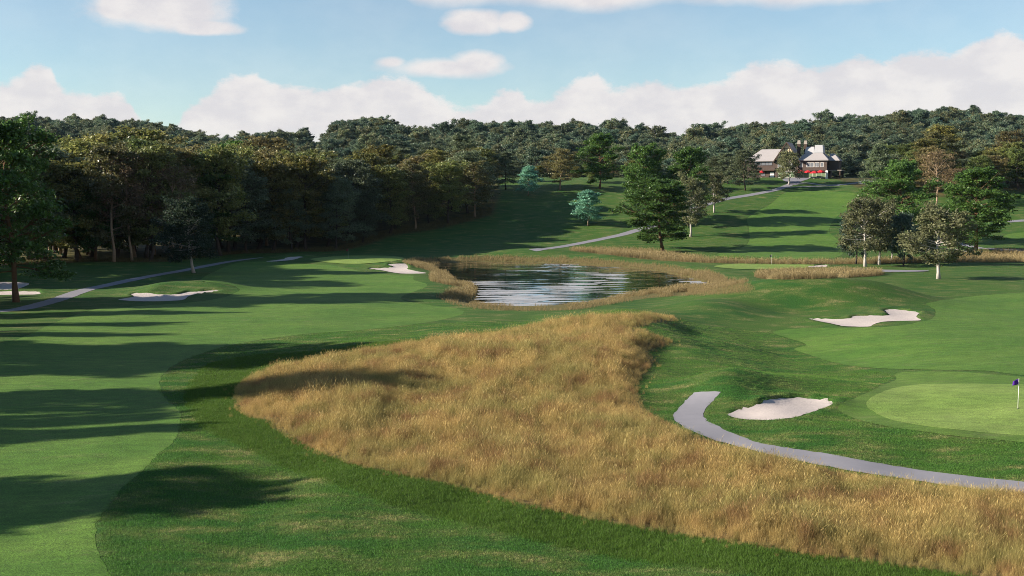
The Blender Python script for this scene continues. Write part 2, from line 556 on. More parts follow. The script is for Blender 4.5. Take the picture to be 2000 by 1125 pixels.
# ------------------------------------------------------------------ regions traced on the turf
FAIR_L = [(-80, 700), (-40, 683), (0, 671), (35, 663), (87, 639), (140, 618), (196, 602), (245, 600), (300, 596), (380, 590), (440, 580), (468, 566), (445, 556), (400, 550),
          (395, 544), (420, 530), (461, 514), (505, 511), (560, 513), (606, 516), (650, 519), (680, 525), (720, 532), (770, 538), (806, 539), (808, 547),
          (835, 557), (808, 570), (787, 578), (785, 585), (800, 590), (850, 598), (890, 602), (906, 610), (890, 618), (840, 629), (780, 637), (700, 645),
          (600, 652), (560, 657), (490, 667), (420, 682), (350, 708), (318, 732), (312, 750), (320, 775), (350, 803), (352, 825), (342, 860), (305, 890), (279, 920), (240, 952),
          (210, 990), (189, 1021), (186, 1053), (197, 1090), (217, 1125), (235, 1160), (-120, 1160), (-140, 900)]
FAIR_H = [(1400, 497), (1430, 489), (1452, 482.5), (1464, 469), (1462, 443), (1459, 428), (1475, 415), (1506, 398), (1525, 381), (1546, 374), (1585, 373), (1625, 374), (1668, 378), (1680, 386),
          (1667, 404), (1637, 421), (1622, 440), (1621, 455), (1637, 468), (1652, 482), (1640, 500), (1600, 506), (1500, 506), (1430, 504)]
FAIR_R = [(2100, 562), (2000, 571), (1930, 576), (1865, 583), (1811, 592), (1816, 599), (1827, 607), (1822, 622), (1795, 630), (1730, 639), (1655, 641), (1580, 641), (1511, 647), (1529, 658),
          (1574, 672), (1552, 682), (1575, 691), (1615, 704), (1660, 714), (1710, 719), (1800, 722), (1922, 724), (2000, 733), (2120, 740)]
FRINGE_N = [(1638, 803), (1645, 793), (1669, 779), (1700, 765), (1725, 752), (1750, 741), (1748, 730), (1790, 726), (1880, 727), (1960, 733), (2060, 742), (2150, 760), (2150, 880), (2000, 864), (1883, 854), (1804, 843),
            (1725, 832), (1669, 818)]
GREEN_N = [(1692, 791), (1705, 775), (1745, 759), (1804, 751), (1900, 750), (2000, 752), (2100, 758), (2120, 800), (2080, 850), (2000, 851), (1900, 843), (1804, 832), (1744, 821), (1705, 805)]
GREEN_L = [(606, 507), (640, 502), (680, 499.5), (740, 499.5), (780, 502), (788, 506.5), (760, 511), (720, 514.5), (680, 515.5), (640, 513)]
GREEN_R = [(1395, 521), (1420, 516.5), (1470, 514.5), (1530, 515), (1580, 517.5), (1590, 521), (1560, 524.5), (1500, 526), (1440, 525.5)]
FAIR_RR = [(1960, 462), (1985, 455), (2060, 452), (2120, 458), (2060, 468), (1990, 468)]

FESC_MAIN = [(452, 772), (455, 795), (478, 815), (517, 826), (530, 840), (565, 860), (615, 885), (680, 908), (750, 924), (825, 940), (900, 956), (1000, 985), (1100, 1008), (1200, 1027), (1300, 1044),
             (1408, 1060), (1527, 1080), (1645, 1095), (1764, 1110), (1883, 1128), (2010, 1150), (2150, 1165), (2150, 985), (2000, 966), (1922, 962), (1843, 952), (1764, 940), (1685, 928), (1606, 914), (1551, 903),
             (1503, 893), (1456, 881), (1408, 869), (1369, 853), (1325, 838), (1280, 818), (1258, 790), (1248, 755), (1262, 730), (1282, 704), (1268, 688), (1312, 672), (1300, 660), (1250, 645),
             (1240, 641), (1322, 626), (1300, 616), (1200, 616), (1100, 630), (1000, 646), (950, 658), (850, 667), (760, 676), (700, 688), (640, 696), (575, 710), (515, 724), (472, 745)]
LONGR = [(640, 684), (560, 690), (500, 694), (440, 703), (405, 715), (382, 740), (362, 778), (378, 803), (388, 826), (425, 850), (458, 864), (510, 888), (560, 912), (640, 940), (720, 968), (790, 993), (890, 1018), (990, 1040),
         (1100, 1068), (1250, 1096), (1400, 1112), (1490, 1128), (1600, 1150), (1900, 1180), (2100, 1190), (2100, 1120), (1900, 1090), (1600, 1060), (1400, 1020), (1100, 960), (900, 920), (700, 860), (560, 800), (500, 760),
         (600, 720), (760, 690), (950, 668), (1060, 648), (1100, 636), (1000, 643), (900, 655), (800, 664), (720, 672)]
FESC_OVAL = [(1474, 540), (1490, 534), (1535, 531), (1610, 530.5), (1700, 532), (1727, 536), (1700, 540), (1610, 544.5), (1535, 546), (1490, 544.5)]
FESC_BACK = [(1112, 489), (1172, 488), (1262, 491), (1296, 496), (1353, 505), (1420, 510), (1500, 512), (1600, 513), (1700, 511), (1800, 509), (1850, 505), (1880, 497), (1930, 492), (2000, 491), (2120, 491), (2120, 508),
             (2000, 512), (1850, 513), (1720, 515), (1600, 517), (1480, 516), (1400, 514), (1347, 512), (1293, 509), (1230, 503), (1165, 495)]
REEDS_OUT = [(787, 511), (800, 507), (870, 503), (950, 500.5), (1049, 501.5), (1131, 504), (1180, 508), (1233, 512), (1300, 518), (1370, 531), (1430, 545), (1473, 558), (1466, 571), (1400, 576), (1340, 577), (1270, 583),
             (1213, 591), (1150, 602), (1100, 606.5), (1000, 607), (930, 603), (885, 593), (856, 582), (860, 574), (897, 567), (902, 561), (846, 551), (845, 537), (852, 532), (830, 527), (800, 519)]

# path centre lines: (pixel, pixel, half width in metres)
PATH_NEAR_L = [(1357, 766), (1345, 777), (1333, 790), (1321, 804), (1316, 815), (1329, 830), (1369, 849), (1408, 864), (1456, 876), (1503, 888), (1551, 898), (1606, 909), (1685, 923), (1764, 935), (1843, 947), (1922, 957), (2000, 963), (2100, 972)]
PATH_NEAR_R = [(2100, 951), (2000, 941), (1883, 929), (1764, 913), (1685, 899), (1606, 885), (1551, 877), (1500, 868), (1471, 862), (1420, 842), (1388, 826), (1374, 812), (1379, 799), (1394, 783), (1408, 767)]
PATHS = {
    'left': ([(-60, 609), (0, 608), (36, 605), (66, 598), (110, 586), (164, 567), (210, 557), (280, 542), (332, 533), (378, 524.5), (437, 513), (490, 505.5), (512, 503)], 1.35),
    'hill': ([(1040, 489), (1063, 486), (1093, 482.5), (1142, 473.5), (1187, 464.5), (1220, 457), (1247, 449), (1290, 436), (1340, 415), (1375, 401), (1413, 389.5), (1464, 381), (1512, 371.5), (1540, 362), (1562, 352)], 1.5),
    'fork': ([(1548, 361), (1573, 357), (1605, 361.5), (1640, 361), (1672, 357.5), (1690, 355)], 1.0),
    'lower': ([(1536, 366), (1592, 364), (1640, 363)], .8),
    'right': ([(1860, 470), (1880, 478), (1912, 484), (1960, 488.5), (2010, 490)], 1.2),
    'far_right': ([(1968, 433), (1990, 431.5), (2040, 429)], 1.3),
}
PLAZA = [(1528, 350.5), (1545, 347.8), (1570, 347.5), (1582, 348.5), (1562, 355), (1540, 356)]
PAD = [(1674, 357), (1686, 352.5), (1698, 353), (1712, 357), (1700, 360), (1685, 360)]
TEE_PAD = [(1660, 527), (1679, 525), (1730, 527.5), (1811, 529), (1799, 531), (1730, 532), (1690, 530.5)]

REG = {
    'fair_l': poly_w(FAIR_L, 4, h_pond), 'fair_h': poly_w(FAIR_H, 4, h_pond), 'fair_r': poly_w(FAIR_R, 4, h_pond), 'fair_rr': poly_w(FAIR_RR, 4, h_pond),
    'fringe_n': poly_w(FRINGE_N, 4, h_pond), 'green_n': poly_w(GREEN_N, 4, h_pond), 'green_l': poly_w(GREEN_L, 5, h_pond), 'green_r': poly_w(GREEN_R, 5, h_pond),
}
FESC = {'main': poly_w(FESC_MAIN, 3, h_pond), 'oval': poly_w(FESC_OVAL, 4, h_pond), 'back': poly_w(FESC_BACK, 3, h_pond)}
LONGRW = poly_w(LONGR, 3, h_pond)
REEDSW = poly_w(REEDS_OUT, 3, h_pond)

def ribbon(cl, hw):
    c = catmull(cl, 8, closed=False)
    W = unproject(c[:, 0], c[:, 1], h_pond)
    # resample
    seg = np.linalg.norm(np.diff(W, axis=0), axis=1)
    s = np.concatenate([[0], np.cumsum(seg)])
    n = max(6, int(s[-1] / 1.2))
    t = np.linspace(0, s[-1], n)
    W = np.stack([np.interp(t, s, W[:, 0]), np.interp(t, s, W[:, 1])], -1)
    for _ in range(3):
        W[1:-1] = (W[:-2] + 2 * W[1:-1] + W[2:]) / 4
    T = np.gradient(W, axis=0); T /= np.linalg.norm(T, axis=1)[:, None]
    Nn = np.stack([-T[:, 1], T[:, 0]], -1)
    return np.concatenate([W + Nn * hw, (W - Nn * hw)[::-1]])
_cl = catmull(PATH_NEAR_L, 4, closed=False); _cr = catmull(PATH_NEAR_R, 4, closed=False)
_pn = np.concatenate([_cl, _cr])
PATHW = {'near': unproject(_pn[:, 0], _pn[:, 1], h_pond)}
for k, (cl, hw) in PATHS.items():
    PATHW[k] = ribbon(cl, hw)
PATHW['plaza'] = poly_w(PLAZA, 3, h_pond); PATHW['pad'] = poly_w(PAD, 3, h_pond); PATHW['tee_pad'] = poly_w(TEE_PAD, 4, h_pond)

# wood edge: front line of the left wood
WOOD_FRONT = [(-700, 540), (-300, 525), (0, 517), (120, 513), (186, 510), (258, 511), (331, 509.5), (400, 501), (481, 494), (532, 493), (598, 490), (656, 489), (720, 474), (761, 458), (820, 449), (875, 439), (928, 425), (960, 416)]
_wf = catmull(WOOD_FRONT, 4, closed=False)
WFW = unproject(_wf[:, 0], _wf[:, 1], h_pond)
WOODPOLY = np.concatenate([WFW + np.array([0, -3.0]), [(WFW[-1, 0] + 2, WFW[-1, 1] + 30), (WFW[-1, 0], 445), (-260, 445), (-260, WFW[0, 1])]])
RW_FRONT = [(1690, 372), (1740, 378), (1790, 384), (1850, 384), (1920, 381), (1960, 377), (2000, 376), (2150, 378)]
_rf = catmull(RW_FRONT, 4, closed=False)
RFW = unproject(_rf[:, 0], _rf[:, 1], h_pond)
RWOODPOLY = np.concatenate([RFW, [(RFW[-1, 0] + 40, 520), (RFW[0, 0] - 2, 520)]])

# ------------------------------------------------------------------ ground sheet
def build_ground():
    fan = 150.0
    ys = list(np.arange(-60, 40, 2.5))
    y = 40.0
    while y < 620:
        ys.append(y); y += max(0.33, 0.0050 * y)
    while y < 2700:
        ys.append(y); y *= 1.02
    ys = np.array(ys)
    uin = np.arange(-0.345, 0.3451, 0.00095)
    uo = 0.345 * np.array([1.03, 1.07, 1.12, 1.2, 1.3, 1.45, 1.65, 1.9, 2.3, 2.8])
    us = np.concatenate([-uo[::-1], uin, uo])
    U, Yg = np.meshgrid(us, ys)
    X = U * (Yg + fan)
    x, yv = X.ravel(), Yg.ravel()
    z = h_full(x, yv)
    low = np.zeros_like(z)
    def lower(P, depth, m0, m1):
        d = sdist(P, x, yv, 2)
        return np.where(d < 0, depth * sstep(m0, m1, -d), 0)
    for k, P in REG.items():
        low = np.maximum(low, lower(P, .25, .0, .9))
    for k, P in PATHW.items():
        low = np.maximum(low, lower(P, .20, .0, .5) * (1 - .8 * sstep(140, 320, yv)))
    for k, P in BUNK.items():
        low = np.maximum(low, lower(P, .35, .0, .5))
    z = z - low
    fe = np.zeros_like(z)
    for P in FESC.values():
        fe = np.maximum(fe, 1 - sstep(-.6, .3, sdist(P, x, yv, 3)))
    rd = sdist(REEDSW, x, yv, 3)
    fe = np.maximum(fe, .8 * (1 - sstep(-1.2, .2, rd)))
    lr = 1 - sstep(-.4, .5, sdist(LONGRW, x, yv, 3))
    fl = np.maximum(1 - sstep(-1, 2, sdist(WOODPOLY, x, yv, 6)), 1 - sstep(-1, 2, sdist(RWOODPOLY, x, yv, 6)))
    fl = np.maximum(fl, sstep(530, 560, yv) * (1 - sstep(2000, 2600, yv)))
    r, c = U.shape
    i = np.arange(r * c).reshape(r, c)
    F = np.stack([i[:-1, :-1], i[:-1, 1:], i[1:, 1:], i[1:, :-1]], -1).reshape(-1, 4)
    me = mesh_np('ground', np.stack([x, yv, z], -1), F, [M_GROUND], smooth=True,
                 attrs={'fesc': ('POINT', fe), 'longr': ('POINT', lr), 'floor': ('POINT', fl)})
    link('ground', me, kind='structure')
build_ground()

def sheet(name, P, off, mat, zf=None, kmul=1.0, smin=.7, edge=None, kind='structure', **kw):
    """a thin turf / sand / concrete sheet draped over the terrain inside the outline P"""
    zf = zf or h_full
    # resample the outline
    pts = []
    n = len(P)
    for i in range(n):
        a, b = P[i], P[(i + 1) % n]
        L = np.linalg.norm(b - a)
        if L < 1e-3: continue
        sp = max(.5, .006 * a[1])
        k = max(1, int(L / sp))
        for j in range(k):
            pts.append(a + (b - a) * j / k)
    B = np.array(pts)
    if edge:
        rg = np.random.default_rng(5)
        B = B + rg.normal(0, edge, B.shape)
    x0, y0 = B.min(0); x1, y1 = B.max(0)
    G = []
    y = y0
    while y < y1:
        s = max(smin, .008 * abs(y)) * kmul
        xs = np.arange(x0, x1, s)
        G.append(np.stack([xs + rng.uniform(-.2, .2, len(xs)) * s, np.full(len(xs), y) + rng.uniform(-.2, .2, len(xs)) * s], -1))
        y += s
    G = np.concatenate(G)
    d = sdist(B, G[:, 0], G[:, 1], 1)
    G = G[d < -.25 * max(smin, .006 * y0)]
    V = [Vector((float(a), float(b))) for a, b in B] + [Vector((float(a), float(b))) for a, b in G]
    nb = len(B)
    res = delaunay_2d_cdt(V, [(i, (i + 1) % nb) for i in range(nb)], [list(range(nb))], 1, 1e-5)
    W = np.array([(v.x, v.y) for v in res[0]])
    F = np.array([f for f in res[2] if len(f) == 3])
    a, b, c = W[F[:, 0]], W[F[:, 1]], W[F[:, 2]]
    ar = (b[:, 0] - a[:, 0]) * (c[:, 1] - a[:, 1]) - (b[:, 1] - a[:, 1]) * (c[:, 0] - a[:, 0])
    F[ar < 0] = F[ar < 0][:, ::-1]
    z = zf(W[:, 0], W[:, 1]) + off * (1 + W[:, 1] / 150) * (1 - .35 * sstep(200, 400, W[:, 1]))
    me = mesh_np(name, np.stack([W[:, 0], W[:, 1], z], -1), F, [mat], smooth=True)
    return link(name, me, kind=kind, **kw)

sheet('fairway', REG['fair_l'], .006, M_FAIR, edge=.05, label='long light green mown fairway along the left past the pond')
sheet('fairway', REG['fair_h'], .006, M_FAIR, edge=.05, label='mown fairway climbing the hill below the clubhouse')
sheet('fairway', REG['fair_r'], .006, M_FAIR, edge=.05, label='mown fairway beyond the near green on the right')
sheet('fairway', REG['fair_rr'], .006, M_FAIR, label='small strip of mown fairway at the far right')
sheet('green_fringe', REG['fringe_n'], .012, M_FRINGE, edge=.05, label='collar of short turf round the near putting green')
sheet('putting_green', REG['green_n'], .02, M_GREEN, edge=.04, label='pale putting green at the right with the purple flag')
sheet('putting_green', REG['green_l'], .02, M_GREEN, label='small far putting green left of the pond')
sheet('putting_green', REG['green_r'], .02, M_GREEN, label='far putting green right of the pond')
BL = {'near': 'oval sand bunker beside the cart path and the near green', 'mid': 'jagged sand bunker cut into the mound on the right', 'left': 'long sand bunker with a grass tongue on the left',
      'pond': 'shaded sand bunker between far green and pond', 'back': 'thin sand bunker left of the far green', 'farl': 'sand bunker behind the big tree at the left edge',
      'farl2': 'narrow sand strip behind the trunk of the big left tree', 'tiny': 'tiny sand bunker right of the far green'}
for k, P in BUNK.items():
    sheet('sand_bunker', P, .02, M_SAND, smin=.45, edge=.07 if k in ('near', 'mid', 'left') else .05, label=BL[k])
PL = {'near': 'concrete cart path curving between tall grass and bunker', 'left': 'cart path running along the left fairway', 'hill': 'cart path climbing the hill to the clubhouse',
      'fork': 'side path in front of the clubhouse', 'lower': 'lower side path below the clubhouse', 'right': 'path behind the trees on the right', 'far_right': 'far path at the right edge',
      'plaza': 'paved forecourt of the clubhouse', 'pad': 'paved turning pad right of the clubhouse', 'tee_pad': 'grey paved strip beside the pale trunked trees'}
for i, (k, P) in enumerate(PATHW.items()):
    sheet('path', P, .010 + .003 * i, M_PATH, smin=.9, edge=.05, label=PL[k])
# pond water
_wp = POND + (POND - POND.mean(0)) / np.linalg.norm(POND - POND.mean(0), axis=1)[:, None] * 1.0
_wr = np.random.default_rng(12)
_WV = []
for i in range(46):
    lam = 1.0 * (5.0 / 1.0) ** _wr.uniform(0, 1)
    a = PI / 2 + _wr.normal(0, .13)
    _WV.append((2 * PI / lam * math.cos(a), 2 * PI / lam * math.sin(a), _wr.uniform(0, 6.28), lam ** .9))
def water_z(X, Y):
    z = np.zeros(np.shape(X))
    for kx, ky, p, a in _WV:
        z = z + a * np.sin(kx * X + ky * Y + p + .6 * np.sin(X * .11 + p))
    calm = .35 + .65 * sstep(-.7, .5, wnoise(X, Y, 9.0))
    return WATER_Z + z * .0028 * calm
sheet('water', _wp, 0.0, M_WATER, zf=water_z, kmul=.26, smin=1.1, kind='structure', label='dark rippled pond reflecting sky and trees')

# ------------------------------------------------------------------ grass blades scattered as stuff
def blade_clump(name, n, rad, h0, h1, w, lean, mat, seg=3, seed=0, seedhead=0.0):
    rg = np.random.default_rng(seed)
    V, F4, F3, lv = [], [], [], []
    f4v, f3v = [], []
    for i in range(n):
        a = rg.uniform(0, 2 * PI); r = rad * math.sqrt(rg.uniform(0, 1))
        b = np.array([r * math.cos(a), r * math.sin(a), 0])
        h = rg.uniform(h0, h1)
        la = rg.uniform(0, 2 * PI)
        ld = np.array([math.cos(la), math.sin(la), 0]) * lean * rg.uniform(.2, 1.3) * h
        wa = rg.uniform(0, PI)
        wd = np.array([math.cos(wa), math.sin(wa), 0]) * w * rg.uniform(.6, 1.3)
        v = rg.uniform(0, 1)
        base = len(V)
        for s in range(seg):
            t = s / seg
            c = b + ld * t ** 2 + np.array([0, 0, h * t * (1 - .12 * t)])
            ww = wd * (1 - .55 * t)
            V.append(c - ww / 2); V.append(c + ww / 2)
        c = b + ld + np.array([0, 0, h * .88])
        V.append(c)
        for s in range(seg - 1):
            F4.append((base + 2 * s, base + 2 * s + 1, base + 2 * s + 3, base + 2 * s + 2)); f4v.append(v)
        F3.append((base + 2 * seg - 2, base + 2 * seg - 1, base + 2 * seg)); f3v.append(v)
        if rg.uniform() < seedhead:
            d = ld * .35 + np.array([0, 0, .18 * h]); k = len(V)
            side = wd * 1.3
            V += [c - d * .3, c + d * .3 + side, c + d, c + d * .3 - side]
            F4.append((k, k + 1, k + 2, k + 3)); f4v.append(min(1, v + .3))
    me = mesh_np(name, np.array(V), [np.array(F4).reshape(-1, 4), np.array(F3)], [mat], attrs={'lv': ('FACE', np.array(f4v + f3v))})
    return me

def scatter(name, P, scl, protos, label, tilt=.08, kind='stuff', group=None, cat=None):
    """one object: points carrying rotation / scale / index, a geometry-nodes modifier instances the clumps"""
    n = len(P)
    me = bpy.data.meshes.new(name)
    me.vertices.add(n); me.vertices.foreach_set('co', np.asarray(P, np.float32).ravel())
    rot = np.stack([rng.normal(0, tilt, n), rng.normal(0, tilt, n), rng.uniform(0, 2 * PI, n)], -1).astype(np.float32)
    a = me.attributes.new('rot', 'FLOAT_VECTOR', 'POINT'); a.data.foreach_set('vector', rot.ravel())
    a = me.attributes.new('scl', 'FLOAT', 'POINT'); a.data.foreach_set('value', np.asarray(scl, np.float32))
    a = me.attributes.new('idx', 'INT', 'POINT'); a.data.foreach_set('value', rng.integers(0, len(protos), n).astype(np.int32))
    coll = bpy.data.collections.new(name + '_kinds')
    for i, pm in enumerate(protos):
        o = bpy.data.objects.new('%s_tuft_%d' % (name, i), pm)
        coll.objects.link(o)
    o = link(name, me, kind=kind, label=label, group=group, cat=cat)
    ng = bpy.data.node_groups.new(name + '_scatter', 'GeometryNodeTree')
    ng.interface.new_socket('Geometry', in_out='INPUT', socket_type='NodeSocketGeometry')
    ng.interface.new_socket('Geometry', in_out='OUTPUT', socket_type='NodeSocketGeometry')
    gi = ng.nodes.new('NodeGroupInput'); go = ng.nodes.new('NodeGroupOutput')
    iop = ng.nodes.new('GeometryNodeInstanceOnPoints')
    ci = ng.nodes.new('GeometryNodeCollectionInfo')
    ci.inputs['Collection'].default_value = coll
    ci.inputs['Separate Children'].default_value = True
    ci.inputs['Reset Children'].default_value = True
    def na(nm, t):
        q = ng.nodes.new('GeometryNodeInputNamedAttribute'); q.data_type = t; q.inputs['Name'].default_value = nm
        return q.outputs['Attribute']
    L = ng.links.new
    L(gi.outputs[0], iop.inputs['Points']); L(ci.outputs[0], iop.inputs['Instance'])
    iop.inputs['Pick Instance'].default_value = True
    L(na('idx', 'INT'), iop.inputs['Instance Index'])
    L(na('rot', 'FLOAT_VECTOR'), iop.inputs['Rotation'])
    L(na('scl', 'FLOAT'), iop.inputs['Scale'])
    L(iop.outputs[0], go.inputs[0])
    md = o.modifiers.new('scatter', 'NODES'); md.node_group = ng
    return o

def fill(P, sp, margin=0.0, spf=None):
    """jittered points inside outline P; spacing sp (m), growing with distance when spf is given"""
    x0, y0 = P.min(0); x1, y1 = P.max(0)
    out = []
    y = y0
    while y < y1:
        s = sp if spf is None else max(sp, spf * y)
        xs = np.arange(x0, x1, s)
        out.append(np.stack([xs + rng.uniform(-.5, .5, len(xs)) * s, y + rng.uniform(-.5, .5, len(xs)) * s], -1))
        y += s
    Q = np.concatenate(out)
    return Q[sdist(P, Q[:, 0], Q[:, 1], 1) < margin]

def in_view(Q, m=120):
    px = Q[:, 0] / np.maximum(Q[:, 1], 1) * FPX + 1000
    return Q[(px > -m) & (px < 2000 + m) & (Q[:, 1] > 38)]

def on_ground(Q, hf=None):
    return np.concatenate([Q, (hf or h_full)(Q[:, 0], Q[:, 1])[:, None]], 1)

fesc_protos = [blade_clump('fescue_tuft', 92, .29, .38, .95, .0064, .42, M_FESCUE, 3, 10 + i, .10) for i in range(7)]
Q = in_view(fill(FESC['main'], .30, 0.9, .0035), 60)
_e = sdist(FESC['main'], Q[:, 0], Q[:, 1], 3)
Q = Q[(_e < .38 * wnoise(Q[:, 0], Q[:, 1], .9) - .05) | (rng.uniform(0, 1, len(Q)) < .05)]
Q = Q[np.minimum.reduce([sdist(P, Q[:, 0], Q[:, 1], 2) for P in PATHW.values()]) > .15]
edge = np.clip(-sdist(FESC['main'], Q[:, 0], Q[:, 1], 3) / 2.4, 0, 1)
s = rng.uniform(.6, 1.3, len(Q)) * (.36 + .64 * edge) * (1 + .34 * wnoise(Q[:, 0], Q[:, 1], 1.1) + .14 * wnoise(Q[:, 0] + 50, Q[:, 1], 4.0))
scatter('fescue_grass', on_ground(Q), s, fesc_protos, 'wide tawny patch of tall dry fescue grass across the middle')

reed_protos = [blade_clump('reed_tuft', 34, .34, .7, 1.45, .020, .22, M_REED, 3, 30 + i, .5) for i in range(5)]
Q = in_view(fill(FESC['oval'], .5))
scatter('fescue_grass', on_ground(Q), rng.uniform(.55, .95, len(Q)), reed_protos, 'narrow island of tall dry grass right of the pond')
Q = in_view(fill(FESC['back'], .75))
scatter('fescue_grass', on_ground(Q), rng.uniform(.6, 1.1, len(Q)), reed_protos, 'band of dry grass along the foot of the hill')
Q = in_view(fill(REEDSW, .5, .9))
_e = sdist(REEDSW, Q[:, 0], Q[:, 1], 4)
Q = Q[(_e < .8 * wnoise(Q[:, 0], Q[:, 1], 1.7)) & (wnoise(Q[:, 0] + 9, Q[:, 1], 2.2) > -.42)]
dp = sdist(POND, Q[:, 0], Q[:, 1], 20)
Q = Q[dp > .2]
_f = sstep(168, 186, Q[:, 1] + .35 * Q[:, 0] * (Q[:, 0] > 20))
sc_ = rng.uniform(.45, .85, len(Q)) * (1 + .45 * wnoise(Q[:, 0], Q[:, 1], 1.9)) * (.42 + .50 * _f) * (1 - .38 * sstep(228, 240, Q[:, 1]))
scatter('pond_reeds', on_ground(Q, h_full), sc_, reed_protos, 'dry golden reeds fringing the whole pond shore')

wood_protos = [blade_clump('woodland_tuft', 26, .45, .4, 1.1, .03, .35, M_WOODG, 2, 50 + i) for i in range(4)]
band = np.concatenate([WFW + np.array([0, -3.2]), (WFW + np.array([0, 9.0]))[::-1]])
Q = in_view(fill(band, .9), 40)
scatter('woodland_grass', on_ground(Q), rng.uniform(.6, 1.15, len(Q)), wood_protos, 'rank grass along the foot of the left wood')
_ids = [(560, 489), (700, 484), (760, 481), (850, 482), (930, 480), (1010, 478), (1060, 482)]

long_protos = [blade_clump('rough_tuft', 85, .30, .08, .20, .0085, .45, M_LONGR, 2, 70 + i) for i in range(5)]
Q = in_view(fill(LONGRW, .26, .1, .0036), 60)
Q = Q[sdist(FESC['main'], Q[:, 0], Q[:, 1], 1) > -.3]
scatter('long_rough_grass', on_ground(Q), rng.uniform(.7, 1.25, len(Q)), long_protos, 'dark green strip of longer rough bordering the fescue')

short_protos = [blade_clump('turf_tuft', 75, .34, .035, .095, .011, .6, M_ROUGHB, 2, 90 + i) for i in range(5)]
NEAR_ROUGH = [(150, 1140), (180, 1000), (330, 830), (310, 740), (370, 690), (600, 650), (950, 618), (1220, 600), (1340, 590), (1560, 640), (1600, 700), (1760, 735), (2120, 745), (2120, 980), (2120, 1200), (150, 1200)]
NRW = poly_w(NEAR_ROUGH, 1, h_pond, smooth=False)
Q = in_view(fill(NRW, .30, 0, .0042), 40)
ex = np.minimum.reduce([sdist(P, Q[:, 0], Q[:, 1], 2) for P in list(PATHW.values()) + list(REG.values()) + list(BUNK.values())])
Q = Q[(ex > .12) & (sdist(FESC['main'], Q[:, 0], Q[:, 1], 1) > -.2) & (sdist(LONGRW, Q[:, 0], Q[:, 1], 1) > -.2) & (Q[:, 1] < 135)]
scatter('rough_grass', on_ground(Q), rng.uniform(.7, 1.3, len(Q)), short_protos, 'mown rough of short green and straw coloured grass')

